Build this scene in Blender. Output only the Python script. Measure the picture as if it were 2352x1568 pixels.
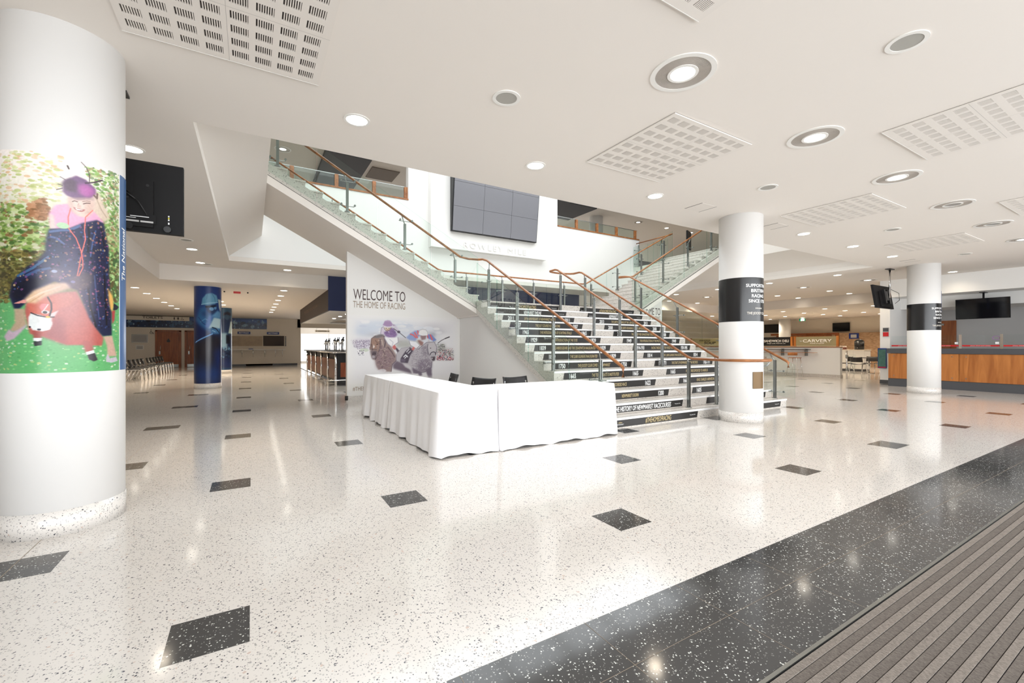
import bpy, bmesh, math, random
import numpy as np
from mathutils import Vector, Matrix
S = bpy.context.scene
for o in list(bpy.data.objects): bpy.data.objects.remove(o)
C = S.collection
PI = math.pi
# ---------------------------------------------------------------- camera
cam = bpy.data.cameras.new('camera'); cam.sensor_width = 36; cam.lens = 36*1003/2352
cam.shift_y = 10/2352; cam.clip_end = 200
co = bpy.data.objects.new('camera', cam); C.objects.link(co)
co.location = (0, 0, 1.28); co.rotation_euler = (PI/2, 0, -math.radians(30.84))
S.camera = co
# ---------------------------------------------------------------- world, exposure
w = bpy.data.worlds.new('world'); S.world = w; w.use_nodes = True
w.node_tree.nodes['Background'].inputs[0].default_value = (.93, .97, 1, 1)
w.node_tree.nodes['Background'].inputs[1].default_value = 1.6
S.cycles.transparent_max_bounces = 48
vs = S.view_settings; vs.view_transform = 'Standard'; vs.look = 'None'; vs.exposure = 0.05; vs.gamma = 1; vs.use_curve_mapping = False
def area(name, loc, rot, sx, sy, power, col=(1, 1, 1), spread=PI):
    l = bpy.data.lights.new(name, 'AREA'); l.shape = 'RECTANGLE'; l.size = sx; l.size_y = sy; l.energy = power; l.color = col; l.spread = spread
    o = bpy.data.objects.new(name, l); C.objects.link(o); o.location = loc; o.rotation_euler = rot; return o
# daylight through the entrance glazing behind the camera, through the rooflight over the stair, and the far window
area('daylight_entrance', (6.5, -3.3, 2.0), (PI/2-.42, 0, 0), 22, 3.4, 1380, (.94, .97, 1))
area('daylight_rooflight', (7.2, 10.0, 8.6), (0, 0, 0), 14, 6.4, 560, (.93, .98, 1))
area('upper_hall_fill', (12, 27.5, 6.3), (-PI/2-.35, 0, 0), 26, 2.4, 900, (1, .98, .95))  # added fill to brighten the upper hall; no window stands there
area('daylight_far_window', (6.5, 36.5, 1.6), (-PI/2, 0, 0), 6, 2.4, 160, (1, 1, 1))
# ---------------------------------------------------------------- helpers
class MB:
    def __init__(s): s.v = []; s.f = []; s.m = []; s.sm = []
    def add(s, vs_, fs, mi=0, smooth=False):
        n = len(s.v); s.v += [tuple(v) for v in vs_]
        for f in fs: s.f.append([i+n for i in f]); s.m.append(mi); s.sm.append(smooth)
        return s
    def box(s, x0, x1, y0, y1, z0, z1, mi=0):
        if x0 > x1: x0, x1 = x1, x0
        if y0 > y1: y0, y1 = y1, y0
        if z0 > z1: z0, z1 = z1, z0
        return s.add([(x0,y0,z0),(x1,y0,z0),(x1,y1,z0),(x0,y1,z0),(x0,y0,z1),(x1,y0,z1),(x1,y1,z1),(x0,y1,z1)],
              [(0,3,2,1),(4,5,6,7),(0,1,5,4),(1,2,6,5),(2,3,7,6),(3,0,4,7)], mi)
    def prism(s, pts, d, mi=0):
        """extrude a planar polygon of 3-D points by vector d"""
        n = len(pts); d = Vector(d); a = [Vector(p) for p in pts]
        vv = a+[p+d for p in a]
        return s.add(vv, [tuple(range(n))[::-1], tuple(range(n, 2*n))]+[(i, (i+1) % n, n+(i+1) % n, n+i) for i in range(n)], mi)
    def cyl(s, c, r, h, n=24, r2=None, mi=0, ax=2, smooth=True):
        r2 = r if r2 is None else r2
        def q(x, y, z):
            if ax == 2: return (c[0]+x, c[1]+y, c[2]+z)
            if ax == 1: return (c[0]+x, c[1]+z, c[2]+y)
            return (c[0]+z, c[1]+x, c[2]+y)
        vv = [q(r*math.cos(2*PI*i/n), r*math.sin(2*PI*i/n), 0) for i in range(n)]+[q(r2*math.cos(2*PI*i/n), r2*math.sin(2*PI*i/n), h) for i in range(n)]
        s.add(vv, [(i, (i+1) % n, n+(i+1) % n, n+i) for i in range(n)], mi, smooth)
        s.add(vv, [tuple(range(n))[::-1], tuple(range(n, 2*n))], mi)
        return s
    def ring(s, c, r0, r1, z0, z1, n=40, mi=0):
        vv = []
        for r, z in ((r0, z0), (r1, z0), (r1, z1), (r0, z1)):
            vv += [(c[0]+r*math.cos(2*PI*i/n), c[1]+r*math.sin(2*PI*i/n), z) for i in range(n)]
        fs = []
        for k in range(4):
            a = k*n; b = ((k+1) % 4)*n
            fs += [(a+i, a+(i+1) % n, b+(i+1) % n, b+i) for i in range(n)]
        return s.add(vv, fs, mi, False)
    def tube(s, pts, r, n=10, mi=0, closed=False):
        P = [Vector(p) for p in pts]; m = len(P); rings = []
        up = Vector((0, 0, 1))
        for i, p in enumerate(P):
            if closed: t = (P[(i+1) % m]-P[i-1])
            else: t = (P[min(i+1, m-1)]-P[max(i-1, 0)])
            t.normalize(); a = t.cross(up)
            if a.length < .05: a = t.cross(Vector((0, 1, 0)))
            a.normalize(); b = a.cross(t)
            # keep thickness through bends
            k = 1.0
            if 0 < i < m-1:
                d1 = (P[i]-P[i-1]).normalized(); k = 1/max(.6, d1.dot(t))
            rings.append([p+a*(r*math.cos(2*PI*j/n))*k+b*(r*math.sin(2*PI*j/n))*k for j in range(n)])
        vv = [v for g in rings for v in g]; fs = []
        for i in range(m-1 if not closed else m):
            a = i*n; b = ((i+1) % m)*n
            fs += [(a+j, a+(j+1) % n, b+(j+1) % n, b+j) for j in range(n)]
        s.add(vv, fs, mi, True)
        if not closed: s.add(vv, [tuple(range(n))[::-1], tuple(range((m-1)*n, m*n))], mi)
        return s
    def sphere(s, c, r, n=12, k=8, mi=0, sz=1):
        vv = [(c[0], c[1], c[2]-r*sz)]
        for i in range(1, k):
            a = -PI/2+PI*i/k
            vv += [(c[0]+r*math.cos(a)*math.cos(2*PI*j/n), c[1]+r*math.cos(a)*math.sin(2*PI*j/n), c[2]+r*math.sin(a)*sz) for j in range(n)]
        vv.append((c[0], c[1], c[2]+r*sz)); fs = []
        for j in range(n): fs.append((0, 1+(j+1) % n, 1+j))
        for i in range(k-2):
            for j in range(n): fs.append((1+i*n+j, 1+i*n+(j+1) % n, 1+(i+1)*n+(j+1) % n, 1+(i+1)*n+j))
        L = len(vv)-1
        for j in range(n): fs.append((L, 1+(k-2)*n+j, 1+(k-2)*n+(j+1) % n))
        return s.add(vv, fs, mi, True)
    def build(s, name, mats, parent=None, loc=None, bevel=0, fix=True):
        me = bpy.data.meshes.new(name); me.from_pydata(s.v, [], s.f)
        if not isinstance(mats, (list, tuple)): mats = [mats]
        for m in mats: me.materials.append(m)
        me.polygons.foreach_set('material_index', s.m); me.polygons.foreach_set('use_smooth', s.sm)
        if fix:
            bm = bmesh.new(); bm.from_mesh(me); bmesh.ops.remove_doubles(bm, verts=bm.verts, dist=1e-5)
            bmesh.ops.recalc_face_normals(bm, faces=bm.faces); bm.to_mesh(me); bm.free()
        me.update()
        o = bpy.data.objects.new(name, me); C.objects.link(o)
        if loc: o.location = loc
        if bevel:
            b = o.modifiers.new('bevel', 'BEVEL'); b.width = bevel; b.segments = 2; b.limit_method = 'ANGLE'
        if parent: put(o, parent)
        return o
def put(o, parent):
    o.parent = parent
    o.matrix_parent_inverse = Matrix.Translation(parent.location).inverted() if parent.parent is None and parent.rotation_euler.z == 0 else Matrix.Identity(4)
def tag(o, label=None, cat=None, group=None, kind=None):
    if label: o['label'] = label
    if cat: o['category'] = cat
    if group: o['group'] = group
    if kind: o['kind'] = kind
    return o
def thing(name, label, cat, loc=(0, 0, 0), group=None, rz=0):
    o = bpy.data.objects.new(name, None); C.objects.link(o); o.empty_display_size = .1
    o.location = loc; o.rotation_euler.z = rz
    return tag(o, label, cat, group)
def struct(name, mb, m, label=None, **k):
    o = mb.build(name, m, **k); o['kind'] = 'structure'
    if label: o['label'] = label
    return o
def copy_tree(o, parent=None):
    c = o.copy(); C.objects.link(c); c.parent = parent
    for ch in list(o.children): copy_tree(ch, c)
    return c
def text_mesh(txt, size, sx=1.0, extrude=.001, bold=0.0, align='LEFT', shear=0, space=1.0):
    cu = bpy.data.curves.new('t', 'FONT'); cu.body = txt; cu.size = size; cu.extrude = extrude; cu.align_x = align; cu.offset = bold; cu.shear = shear
    cu.space_character = space; cu.resolution_u = 3
    o = bpy.data.objects.new('t', cu); C.objects.link(o); dg = bpy.context.evaluated_depsgraph_get(); dg.update()
    me = bpy.data.meshes.new_from_object(o.evaluated_get(dg)); bpy.data.objects.remove(o)
    if sx != 1:
        for v in me.vertices: v.co.x *= sx
    return me
def text(name, txt, org, xdir, mat, height, width=None, align='LEFT', parent=None, bold=0.0, shear=0, extrude=.001, ydir=(0, 0, 1), space=1.0):
    """letters of cap height `height`, total width `width`, origin org = lower left (or centre/right) corner"""
    me = text_mesh(txt, 1.0, 1, 0, bold, 'LEFT', shear, space)
    xs = [v.co.x for v in me.vertices]; ys = [v.co.y for v in me.vertices]
    x0, x1, y0, y1 = min(xs), max(xs), min(ys), max(ys)
    ky = height/(.73 if y1-y0 > .73 else max(.05, y1-y0)); kx = (width/(x1-x0)) if width else ky
    off = {'LEFT': 0, 'CENTER': .5, 'RIGHT': 1}[align]*(x1-x0)
    X = Vector(xdir).normalized(); Y = Vector(ydir).normalized(); N = X.cross(Y); org = Vector(org)
    bm = bmesh.new(); bm.from_mesh(me)
    for v in bm.verts:
        x = (v.co.x-x0-off)*kx; y = (v.co.y-max(y0, 0) if False else v.co.y)*ky
        v.co = org+X*x+Y*y+N*extrude
    g = bmesh.ops.extrude_face_region(bm, geom=bm.faces[:])
    for v in [e for e in g['geom'] if isinstance(e, bmesh.types.BMVert)]: v.co = v.co+N*extrude*.6
    me2 = bpy.data.meshes.new(name); bm.to_mesh(me2); bm.free(); bpy.data.meshes.remove(me)
    me2.materials.append(mat)
    o = bpy.data.objects.new(name, me2); C.objects.link(o)
    if parent: put(o, parent)
    return o
# ---------------------------------------------------------------- materials
MATS = {}
def mat(name, col=(.8, .8, .8), rough=.5, metal=0, spec=.5, emit=None, es=1, coat=0, bump=0, bscale=60, var=0, vscale=3):
    m = bpy.data.materials.new(name); m.use_nodes = True; nt = m.node_tree; b = nt.nodes['Principled BSDF']
    b.inputs['Base Color'].default_value = (*col, 1); b.inputs['Roughness'].default_value = rough; b.inputs['Metallic'].default_value = metal
    b.inputs['Specular IOR Level'].default_value = spec; b.inputs['Coat Weight'].default_value = coat; b.inputs['Coat Roughness'].default_value = .05
    if emit: b.inputs['Emission Color'].default_value = (*emit, 1); b.inputs['Emission Strength'].default_value = es
    if bump or var:
        tc = nt.nodes.new('ShaderNodeTexCoord')
        n = nt.nodes.new('ShaderNodeTexNoise'); nt.links.new(tc.outputs['Object'], n.inputs['Vector'])
    if bump:
        n.inputs['Scale'].default_value = bscale; n.inputs['Detail'].default_value = 3
        bp = nt.nodes.new('ShaderNodeBump'); bp.inputs['Strength'].default_value = bump; bp.inputs['Distance'].default_value = .01
        nt.links.new(n.outputs[0], bp.inputs['Height']); nt.links.new(bp.outputs[0], b.inputs['Normal'])
    if var:
        n2 = nt.nodes.new('ShaderNodeTexNoise'); nt.links.new(tc.outputs['Object'], n2.inputs['Vector']); n2.inputs['Scale'].default_value = vscale
        mx = nt.nodes.new('ShaderNodeMix'); mx.data_type = 'RGBA'; nt.links.new(n2.outputs[0], mx.inputs[0])
        mx.inputs[6].default_value = (*[c*(1-var) for c in col], 1); mx.inputs[7].default_value = (*[min(1, c*(1+var)) for c in col], 1)
        nt.links.new(mx.outputs[2], b.inputs['Base Color'])
    MATS[name] = m; return m
def terrazzo(name, base, chips, rough, scale=1.0, coat=0.0, spec=.5):
    """chips: list of (colour, voronoi scale, share of cells, radius)"""
    m = bpy.data.materials.new(name); m.use_nodes = True; nt = m.node_tree; L = nt.links; b = nt.nodes['Principled BSDF']
    geo = nt.nodes.new('ShaderNodeNewGeometry')
    wn = nt.nodes.new('ShaderNodeTexNoise'); wn.inputs['Scale'].default_value = 2.2; L.new(geo.outputs['Position'], wn.inputs['Vector'])
    mx = nt.nodes.new('ShaderNodeMix'); mx.data_type = 'RGBA'; L.new(wn.outputs[0], mx.inputs[0])
    mx.inputs[6].default_value = (*[c*.955 for c in base], 1); mx.inputs[7].default_value = (*base, 1); last = mx.outputs[2]
    for k, (col, sc, share, rad) in enumerate(chips):
        ns = nt.nodes.new('ShaderNodeTexNoise'); ns.inputs['Scale'].default_value = sc*1.3; L.new(geo.outputs['Position'], ns.inputs['Vector'])
        vm = nt.nodes.new('ShaderNodeVectorMath'); vm.operation = 'SCALE'; L.new(ns.outputs['Color'], vm.inputs[0]); vm.inputs['Scale'].default_value = .9/sc
        va = nt.nodes.new('ShaderNodeVectorMath'); va.operation = 'ADD'; L.new(geo.outputs['Position'], va.inputs[0]); L.new(vm.outputs[0], va.inputs[1])
        v = nt.nodes.new('ShaderNodeTexVoronoi'); v.inputs['Scale'].default_value = sc*scale; L.new(va.outputs[0], v.inputs['Vector'])
        sp = nt.nodes.new('ShaderNodeSeparateColor'); L.new(v.outputs['Color'], sp.inputs[0])
        a = nt.nodes.new('ShaderNodeMath'); a.operation = 'LESS_THAN'; L.new(sp.outputs[0], a.inputs[0]); a.inputs[1].default_value = share
        rr = nt.nodes.new('ShaderNodeMath'); rr.operation = 'MULTIPLY'; L.new(sp.outputs[1], rr.inputs[0]); rr.inputs[1].default_value = rad
        d = nt.nodes.new('ShaderNodeMath'); d.operation = 'LESS_THAN'; L.new(v.outputs['Distance'], d.inputs[0]); L.new(rr.outputs[0], d.inputs[1])
        mm = nt.nodes.new('ShaderNodeMath'); mm.operation = 'MULTIPLY'; L.new(a.outputs[0], mm.inputs[0]); L.new(d.outputs[0], mm.inputs[1])
        mx = nt.nodes.new('ShaderNodeMix'); mx.data_type = 'RGBA'; L.new(mm.outputs[0], mx.inputs[0]); L.new(last, mx.inputs[6]); mx.inputs[7].default_value = (*col, 1); last = mx.outputs[2]
    L.new(last, b.inputs['Base Color']); b.inputs['Roughness'].default_value = rough; b.inputs['Specular IOR Level'].default_value = spec
    b.inputs['Coat Weight'].default_value = coat; b.inputs['Coat Roughness'].default_value = .04
    MATS[name] = m; return m
def wood(name, c1, c2, rough=.35, ax='Z', sc=1.0):
    m = bpy.data.materials.new(name); m.use_nodes = True; nt = m.node_tree; L = nt.links; b = nt.nodes['Principled BSDF']
    geo = nt.nodes.new('ShaderNodeNewGeometry'); mp = nt.nodes.new('ShaderNodeMapping'); L.new(geo.outputs['Position'], mp.inputs['Vector'])
    s = [9*sc, 9*sc, 9*sc]; s['XYZ'.index(ax)] = 1.0*sc; mp.inputs['Scale'].default_value = s
    n = nt.nodes.new('ShaderNodeTexNoise'); n.inputs['Scale'].default_value = 1.3; n.inputs['Detail'].default_value = 6; n.inputs['Distortion'].default_value = 1.2; L.new(mp.outputs[0], n.inputs['Vector'])
    cr = nt.nodes.new('ShaderNodeValToRGB'); cr.color_ramp.elements[0].position = .36; cr.color_ramp.elements[1].position = .66
    cr.color_ramp.elements[0].color = (*c1, 1); cr.color_ramp.elements[1].color = (*c2, 1); L.new(n.outputs[0], cr.inputs[0]); L.new(cr.outputs[0], b.inputs['Base Color'])
    b.inputs['Roughness'].default_value = rough
    MATS[name] = m; return m
def glassmat(name, tint, refl=1.0, rough=0.0):
    m = bpy.data.materials.new(name); m.use_nodes = True; nt = m.node_tree; L = nt.links; nt.nodes.remove(nt.nodes['Principled BSDF'])
    t = nt.nodes.new('ShaderNodeBsdfTransparent'); t.inputs[0].default_value = (*tint, 1)
    g = nt.nodes.new('ShaderNodeBsdfGlossy'); g.inputs['Roughness'].default_value = rough; g.inputs[0].default_value = (1, 1, 1, 1)
    f = nt.nodes.new('ShaderNodeFresnel'); f.inputs[0].default_value = 1.45
    k = nt.nodes.new('ShaderNodeMath'); k.operation = 'MULTIPLY'; k.inputs[1].default_value = refl; L.new(f.outputs[0], k.inputs[0])
    geo = nt.nodes.new('ShaderNodeNewGeometry'); inv = nt.nodes.new('ShaderNodeMath'); inv.operation = 'SUBTRACT'; inv.inputs[0].default_value = 1; L.new(geo.outputs['Backfacing'], inv.inputs[1])
    k2 = nt.nodes.new('ShaderNodeMath'); k2.operation = 'MULTIPLY'; L.new(k.outputs[0], k2.inputs[0]); L.new(inv.outputs[0], k2.inputs[1]); k = k2
    x = nt.nodes.new('ShaderNodeMixShader'); L.new(k.outputs[0], x.inputs[0]); L.new(t.outputs[0], x.inputs[1]); L.new(g.outputs[0], x.inputs[2])
    L.new(x.outputs[0], nt.nodes['Material Output'].inputs['Surface']); MATS[name] = m; return m
def srgb(r, g, b): return tuple(((c/255)/12.92 if c/255 < .04045 else ((c/255+.055)/1.055)**2.4) for c in (r, g, b))
M_ceil = mat('ceiling_paint', (.82, .768, .712), .85, bump=.02)
M_wall = mat('white_paint', (.86, .845, .82), .8, bump=.02)
M_warm = mat('cream_paint', (.80, .73, .63), .8, bump=.02)
M_col = mat('column_paint', (.88, .87, .855), .45, bump=.015, bscale=25)
M_grey = mat('grey_wall_paint', (.52, .51, .50), .8)
M_terr = terrazzo('white_terrazzo', (.735, .70, .66), [((.50, .48, .46), 95, .42, .5), ((.60, .48, .42), 60, .05, .45), ((.36, .34, .33), 120, .30, .55), ((.085, .085, .10), 110, .15, .55)], .10, spec=.6)
M_terrs = terrazzo('stair_terrazzo', (.66, .615, .565), [((.40, .36, .33), 60, .35, .6), ((.10, .10, .10), 75, .16, .6)], .35)
M_black = terrazzo('black_terrazzo', (.052, .052, .052), [((.22, .22, .21), 110, .35, .45), ((.72, .74, .70), 105, .24, .46)], .10, spec=.5)
M_mat = None
M_wood = wood('handrail_wood', srgb(134, 82, 44), srgb(176, 116, 68), .35, 'Y', .6)
M_oak = wood('counter_wood', srgb(158, 92, 40), srgb(196, 126, 64), .35, 'Z', .45)
M_door = wood('door_wood', srgb(134, 72, 34), srgb(166, 96, 50), .4, 'Z', .7)
M_walnut = wood('bar_wood', srgb(84, 52, 38), srgb(120, 80, 60), .35, 'Z', 1)
M_steel = mat('brushed_steel', (.33, .345, .335), .32, 1)
M_chrome = mat('chrome', (.86, .86, .87), .08, 1)
M_greyp = mat('anthracite_laminate', (.075, .077, .085), .4)
M_blackp = mat('black_plastic', (.012, .012, .013), .38)
M_tvb = mat('tv_casing', (.011, .0105, .011), .6, spec=.2)
M_screen = mat('screen_glass', (.006, .006, .008), .08)
M_chairb = mat('black_chair_shell', (.018, .018, .02), .42)
M_glass = glassmat('balustrade_glass', (.945, .98, .962), 1.3)
M_gedge = glassmat('glass_edge', (.62, .80, .74), 1.0)
M_clear = glassmat('clear_glass', (.97, .985, .985), .8)
M_cloth = mat('white_linen', (.90, .89, .90), .85, bump=.04, bscale=300)
M_navy = mat('navy_paint', srgb(28, 40, 84), .55)
M_brown = mat('dark_fascia', srgb(62, 50, 46), .6)
M_signk = mat('black_vinyl', (.016, .014, .013), .5)
M_white = mat('white_ink', (.92, .92, .92), .6)
M_gold = mat('gold_ink', srgb(190, 172, 130), .6)
M_txt = mat('dark_brown_ink', srgb(84, 66, 66), .7)
M_txt2 = mat('tan_ink', srgb(164, 142, 120), .7)
M_red = mat('red_vinyl', srgb(205, 32, 36), .4)
M_blue = mat('blue_print', srgb(24, 52, 128), .4)
M_emit = mat('lamp_glow', (1, 1, 1), .5, emit=(1, .95, .84), es=9)
M_emitc = mat('lamp_glow_wide', (1, 1, 1), .5, emit=(1, .97, .9), es=6)
M_trimw = mat('white_metal_trim', (.84, .82, .78), .4)
M_ringg = mat('ribbed_baffle', (.52, .47, .42), .45, bump=.4, bscale=200)
M_spk = mat('speaker_mesh', (.40, .385, .35), .7)
M_slot = mat('slot_shadow_gap', (.055, .05, .045), .9)
# ================================================================ SETTING
# entrance matting: ribbed carpet, ribs along X
def matting():
    m = bpy.data.materials.new('ribbed_matting'); m.use_nodes = True; nt = m.node_tree; L = nt.links; b = nt.nodes['Principled BSDF']
    geo = nt.nodes.new('ShaderNodeNewGeometry'); sp = nt.nodes.new('ShaderNodeSeparateXYZ'); L.new(geo.outputs['Position'], sp.inputs[0])
    n = nt.nodes.new('ShaderNodeTexNoise'); n.inputs['Scale'].default_value = 110; n.inputs['Detail'].default_value = 6; n.inputs['Roughness'].default_value = .75
    mp = nt.nodes.new('ShaderNodeMapping'); mp.inputs['Scale'].default_value = (3.2, .8, 1); L.new(geo.outputs['Position'], mp.inputs[0]); L.new(mp.outputs[0], n.inputs['Vector'])
    cr = nt.nodes.new('ShaderNodeValToRGB'); cr.color_ramp.elements[0].position = .3; cr.color_ramp.elements[1].position = .72
    cr.color_ramp.elements[0].color = (*srgb(78, 72, 68), 1); cr.color_ramp.elements[1].color = (*srgb(158, 149, 140), 1); L.new(n.outputs[0], cr.inputs[0])
    L.new(cr.outputs[0], b.inputs['Base Color']); b.inputs['Roughness'].default_value = .95; b.inputs['Specular IOR Level'].default_value = .1
    return m
M_mat = matting()
M_matgap = mat('matting_gap', srgb(38, 32, 62), .9)
fl = MB()
X0, X1, Y0, Y1 = -9, 34, -2.2, 37
fl.box(X0, X1, 1.56, Y1, -.2, 0, 0)                       # white terrazzo field
fl.box(X0, X1, .945, 1.56, -.2, 0, 1)                      # black border
fl.box(X0, X1, Y0, .93, -.2, -.012, 4)                     # pit under the matting
fl.box(X0, X1, .93, .945, -.2, .0015, 3)                   # metal edge
cols = {-4:-5.2,-3:-3.9,-2:-2.57,-1:-1.19,0:-.16,1:1.10,2:2.35,3:3.60,4:4.85,5:6.10,6:7.09,7:8.39,8:9.65,9:10.87,10:12.1,11:13.4,12:14.65,13:15.63,14:16.95,15:18.1,16:19.4,17:20.6,18:21.9,19:23.1,20:24.3}
rows = [2.36,3.61,4.79,6.05,7.30,8.65,10.12,11.36,12.7,14.03,15.36,16.7,18.1,19.4,20.75,22.2,23.7,25.1,26.5,28,29.4]
for i, x in cols.items():
    for j, y in enumerate(rows):
        if (i+j) % 2 or (4.5 < x < 9.8 and y > 5): continue
        if x > 20 and y < 7.5: continue
        wd = .215 if i in (-1, 6) else .154
        fl.add([(x-wd, y-.154, .0006), (x+wd, y-.154, .0006), (x+wd, y+.154, .0006), (x-wd, y+.154, .0006)], [(0, 1, 2, 3)], 1)
for x in (-1.19, 7.09): fl.add([(x-.002, 1.56, .0009), (x+.002, 1.56, .0009), (x+.002, 33, .0009), (x-.002, 33, .0009)], [(0, 1, 2, 3)], 2)
for k in range(26): fl.add([(-1.19+k*.628-.0009, .945, .0009), (-1.19+k*.628+.0009, .945, .0009), (-1.19+k*.628+.0009, 1.56, .0009), (-1.19+k*.628-.0009, 1.56, .0009)], [(0, 1, 2, 3)], 2)
fl.add([(-3, 1.25, .0009), (30, 1.25, .0009), (30, 1.2518, .0009), (-3, 1.2518, .0009)], [(0, 1, 2, 3)], 2)
struct('floor', fl, [M_terr, M_black, mat('joint', (.33, .27, .2), .6), M_steel, M_matgap], fix=False)
mt = MB()
y = .925; k = 0
while y > -2.15:                                           # carpet ribs with open joints
    wd = .034 if k % 2 else .028
    mt.box(-8, 30, y-wd, y, -.012, -.003 if k % 2 == 0 else -.005, 0); y -= wd+.0035; k += 1
mt.m = [(1 if (i//6) % 2 else 0) for i in range(len(mt.m))]
M_mat2 = M_mat.copy(); M_mat2.node_tree.nodes['Color Ramp'].color_ramp.elements[0].color = (*srgb(62, 57, 54), 1); M_mat2.node_tree.nodes['Color Ramp'].color_ramp.elements[1].color = (*srgb(132, 124, 117), 1)
t = mt.build('entrance_mat', [M_mat, M_mat2]); tag(t, 'grey ribbed entrance matting set into the floor beside the black border', 'mat')
# ceilings -----------------------------------------------------------------
ZC, ZL = 3.48, 3.06
ce = MB()
VX0, VX1, VY0, VY1 = -.49, 14.88, 5.29, 13.42
for (a, b, c, d) in ((-2.1, 22, Y0, VY0), (-2.1, VX0, VY0, 14.8), (VX1, 22, VY0, 14.8), (VX0, VX1, VY1, 14.8)):
    ce.box(a, b, c, d, ZC, ZC+.12)
struct('ceiling', ce, M_ceil)
cl = MB()
cl.box(X0, 34, 14.8, 37, ZL, ZL+.5); cl.box(X0, -2.1, Y0, 14.8, ZL, ZL+.5); cl.box(22, 34, Y0, 14.8, ZL, ZL+.5)
struct('ceiling_low', cl, M_ceil)
# slab edges round the stair void: upstand then 45 degree cove, left and right; far wall of the void
tv = MB()
for x, sgn in ((VX0, 1), (VX1, -1)):
    xx = x+sgn*.73
    tv.prism([(x, VY0, ZC+.122)]+([(x, VY0, 3.73)] if sgn < 0 else [])+[ (xx, VY0, 4.22), (xx, VY0, 4.65), (x-sgn*4, VY0, 4.65), (x-sgn*4, VY0, ZC+.122)], (0, VY1-VY0, 0))
struct('trim_1', tv, M_ceil)
# near edge of the slab above the ceiling (seen from inside the void only)
ts = MB(); ts.box(-6, 20, Y0, VY0, 3.62, 4.65); struct('trim_2', ts, M_wall)
# upper hall: far void wall with two openings, upper floor, ceiling, side walls
uw = MB()
uw.box(-3, 14.42, VY1, VY1+.25, ZC+.122, 5.84)
uw.box(4.23, 10.03, VY1, VY1+.25, 5.84, 7.6)
uw.box(-4.2, .0, VY1, VY1+.25, 6.95, 7.6)
uw.box(-3, 4.23, VY1, VY1+.25, 7.1, 7.6)
struct('wall_upper', uw, M_wall)
uf = MB()
M_uf = mat('upper_floor', (.5, .48, .45), .6)
if 1:
  uf.box(-8, 30, VY1+.25, 28, 4.2, 4.65); uf.box(14.2, 30, VY0-1, VY1+.25, 4.2, 4.65); uf.box(-8, -.5, 4, VY1+.25, 4.3, 4.65)
struct('floor_upper', uf, M_uf)
uc = MB()
for (a, b, c, d) in ((-9, 30, VY1, 30), (-9, 0.2, 3, VY1), (14.4, 30, 3, VY1), (0.2, 14.4, 3, 6.2)): uc.box(a, b, c, d, 7.75, 7.95)
struct('ceiling_upper', uc, M_ceil)
# dark ceiling rafts upstairs
rf = MB(); rf.box(2.08, 3.55, 15.3, 19.5, 7.62, 7.76); rf.box(11.0, 13.75, 15.35, 17.5, 7.62, 7.76); rf.box(11.0, 12.0, 15.0, 15.35, 7.55, 7.76)
struct('trim_3', rf, mat('dark_raft', srgb(72, 72, 76), .8))
us = MB(); us.box(-9, -8.8, 3, 30, 4.65, 7.95); us.box(30, 30.2, 3, 30, 4.65, 7.95); us.box(-9, 30, 28, 28.2, 4.65, 7.95); us.box(-9, 30, 2.9, 3.1, 4.65, 7.95)
struct('wall_upper_back', us, M_wall)
# rooflight frame above the void
rl = MB()
for k in range(8): rl.box(.2+k*2.03-.04, .2+k*2.03+.04, 6.2, VY1, 7.95, 8.1)
struct('window_1', rl, M_trimw)
# outer walls
def wall(name, m, *bs, label=None):
    b_ = MB()
    for b in bs: b_.box(*b)
    return struct(name, b_, m, label)
wall('wall_left', M_warm, (X0-.2, X0, Y0, Y1, -.2, 3.6))
wall('wall_back_left', M_warm, (X0, 2.65, 32.5, 32.7, 0, 3.06), (2.65, 2.85, 32.5, 37, 0, 3.06), (2.65, 10, 32.5, 32.7, 2.5, 3.06))
bw = MB(); bw.box(2.85, 10.0, 36.6, 36.8, 2.2, 3.1); bw.box(10, 10.2, 31, 37, 0, 3.06); struct('wall_back_centre', bw, M_wall)
wall('wall_back', M_warm, (10, 34, 21.2, 21.4, 0, 3.2), (10, 10.2, 21.2, 32, 0, 3.2))
wall('wall_right', M_warm, (32.2, 32.4, Y0, 22, 0, 3.2))
wall('baseboard_back', M_greyp, (-3.0, 2.65, 32.47, 32.5, 0, .12), (X0, -4.95, 32.47, 32.5, 0, .12))
# far bright window beyond the toilets lobby
fw = MB(); fw.box(2.85, 10, 36.55, 36.6, 0, .12)
for x in (3.2, 5.2, 7.2, 9.2): fw.box(x-.03, x+.03, 36.55, 36.62, 0, 2.2)
struct('window_2', fw, M_wall)
# entrance glazing behind the camera
eg = MB()
for k in range(18): eg.box(-4.4+k*1.25-.03, -4.4+k*1.25+.03, -2.32, -2.2, 0, 3.48)
eg.box(-4.4, 17, -2.32, -2.2, 2.3, 2.38); eg.box(-4.4, 17, -2.32, -2.2, 3.3, 3.6)
struct('window_3', eg, M_greyp)
wall('wall_front', M_wall, (X0, -4.4, -2.4, -2.2, 0, 4), (17, 34, -2.4, -2.2, 0, 4))
# right hand side: deep fascias over the betting counter, return pier, grey back wall
wall('wall_fascia', M_wall, (18.4, 19.3, Y0, 6.35, 2.9, 3.479), (19.3, 21, Y0, 6.35, 2.53, 3.479))
wall('wall_kiosk_back', M_grey, (21, 21.2, Y0, 6.35, 0, 3.479))
pr = MB(); pr.box(18.4, 21, 6.08, 6.35, .13, 2.898); pr.box(18.4, 21, 6.06, 6.36, 0, .13, 1); struct('wall_pier', pr, [M_wall, M_greyp])
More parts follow.
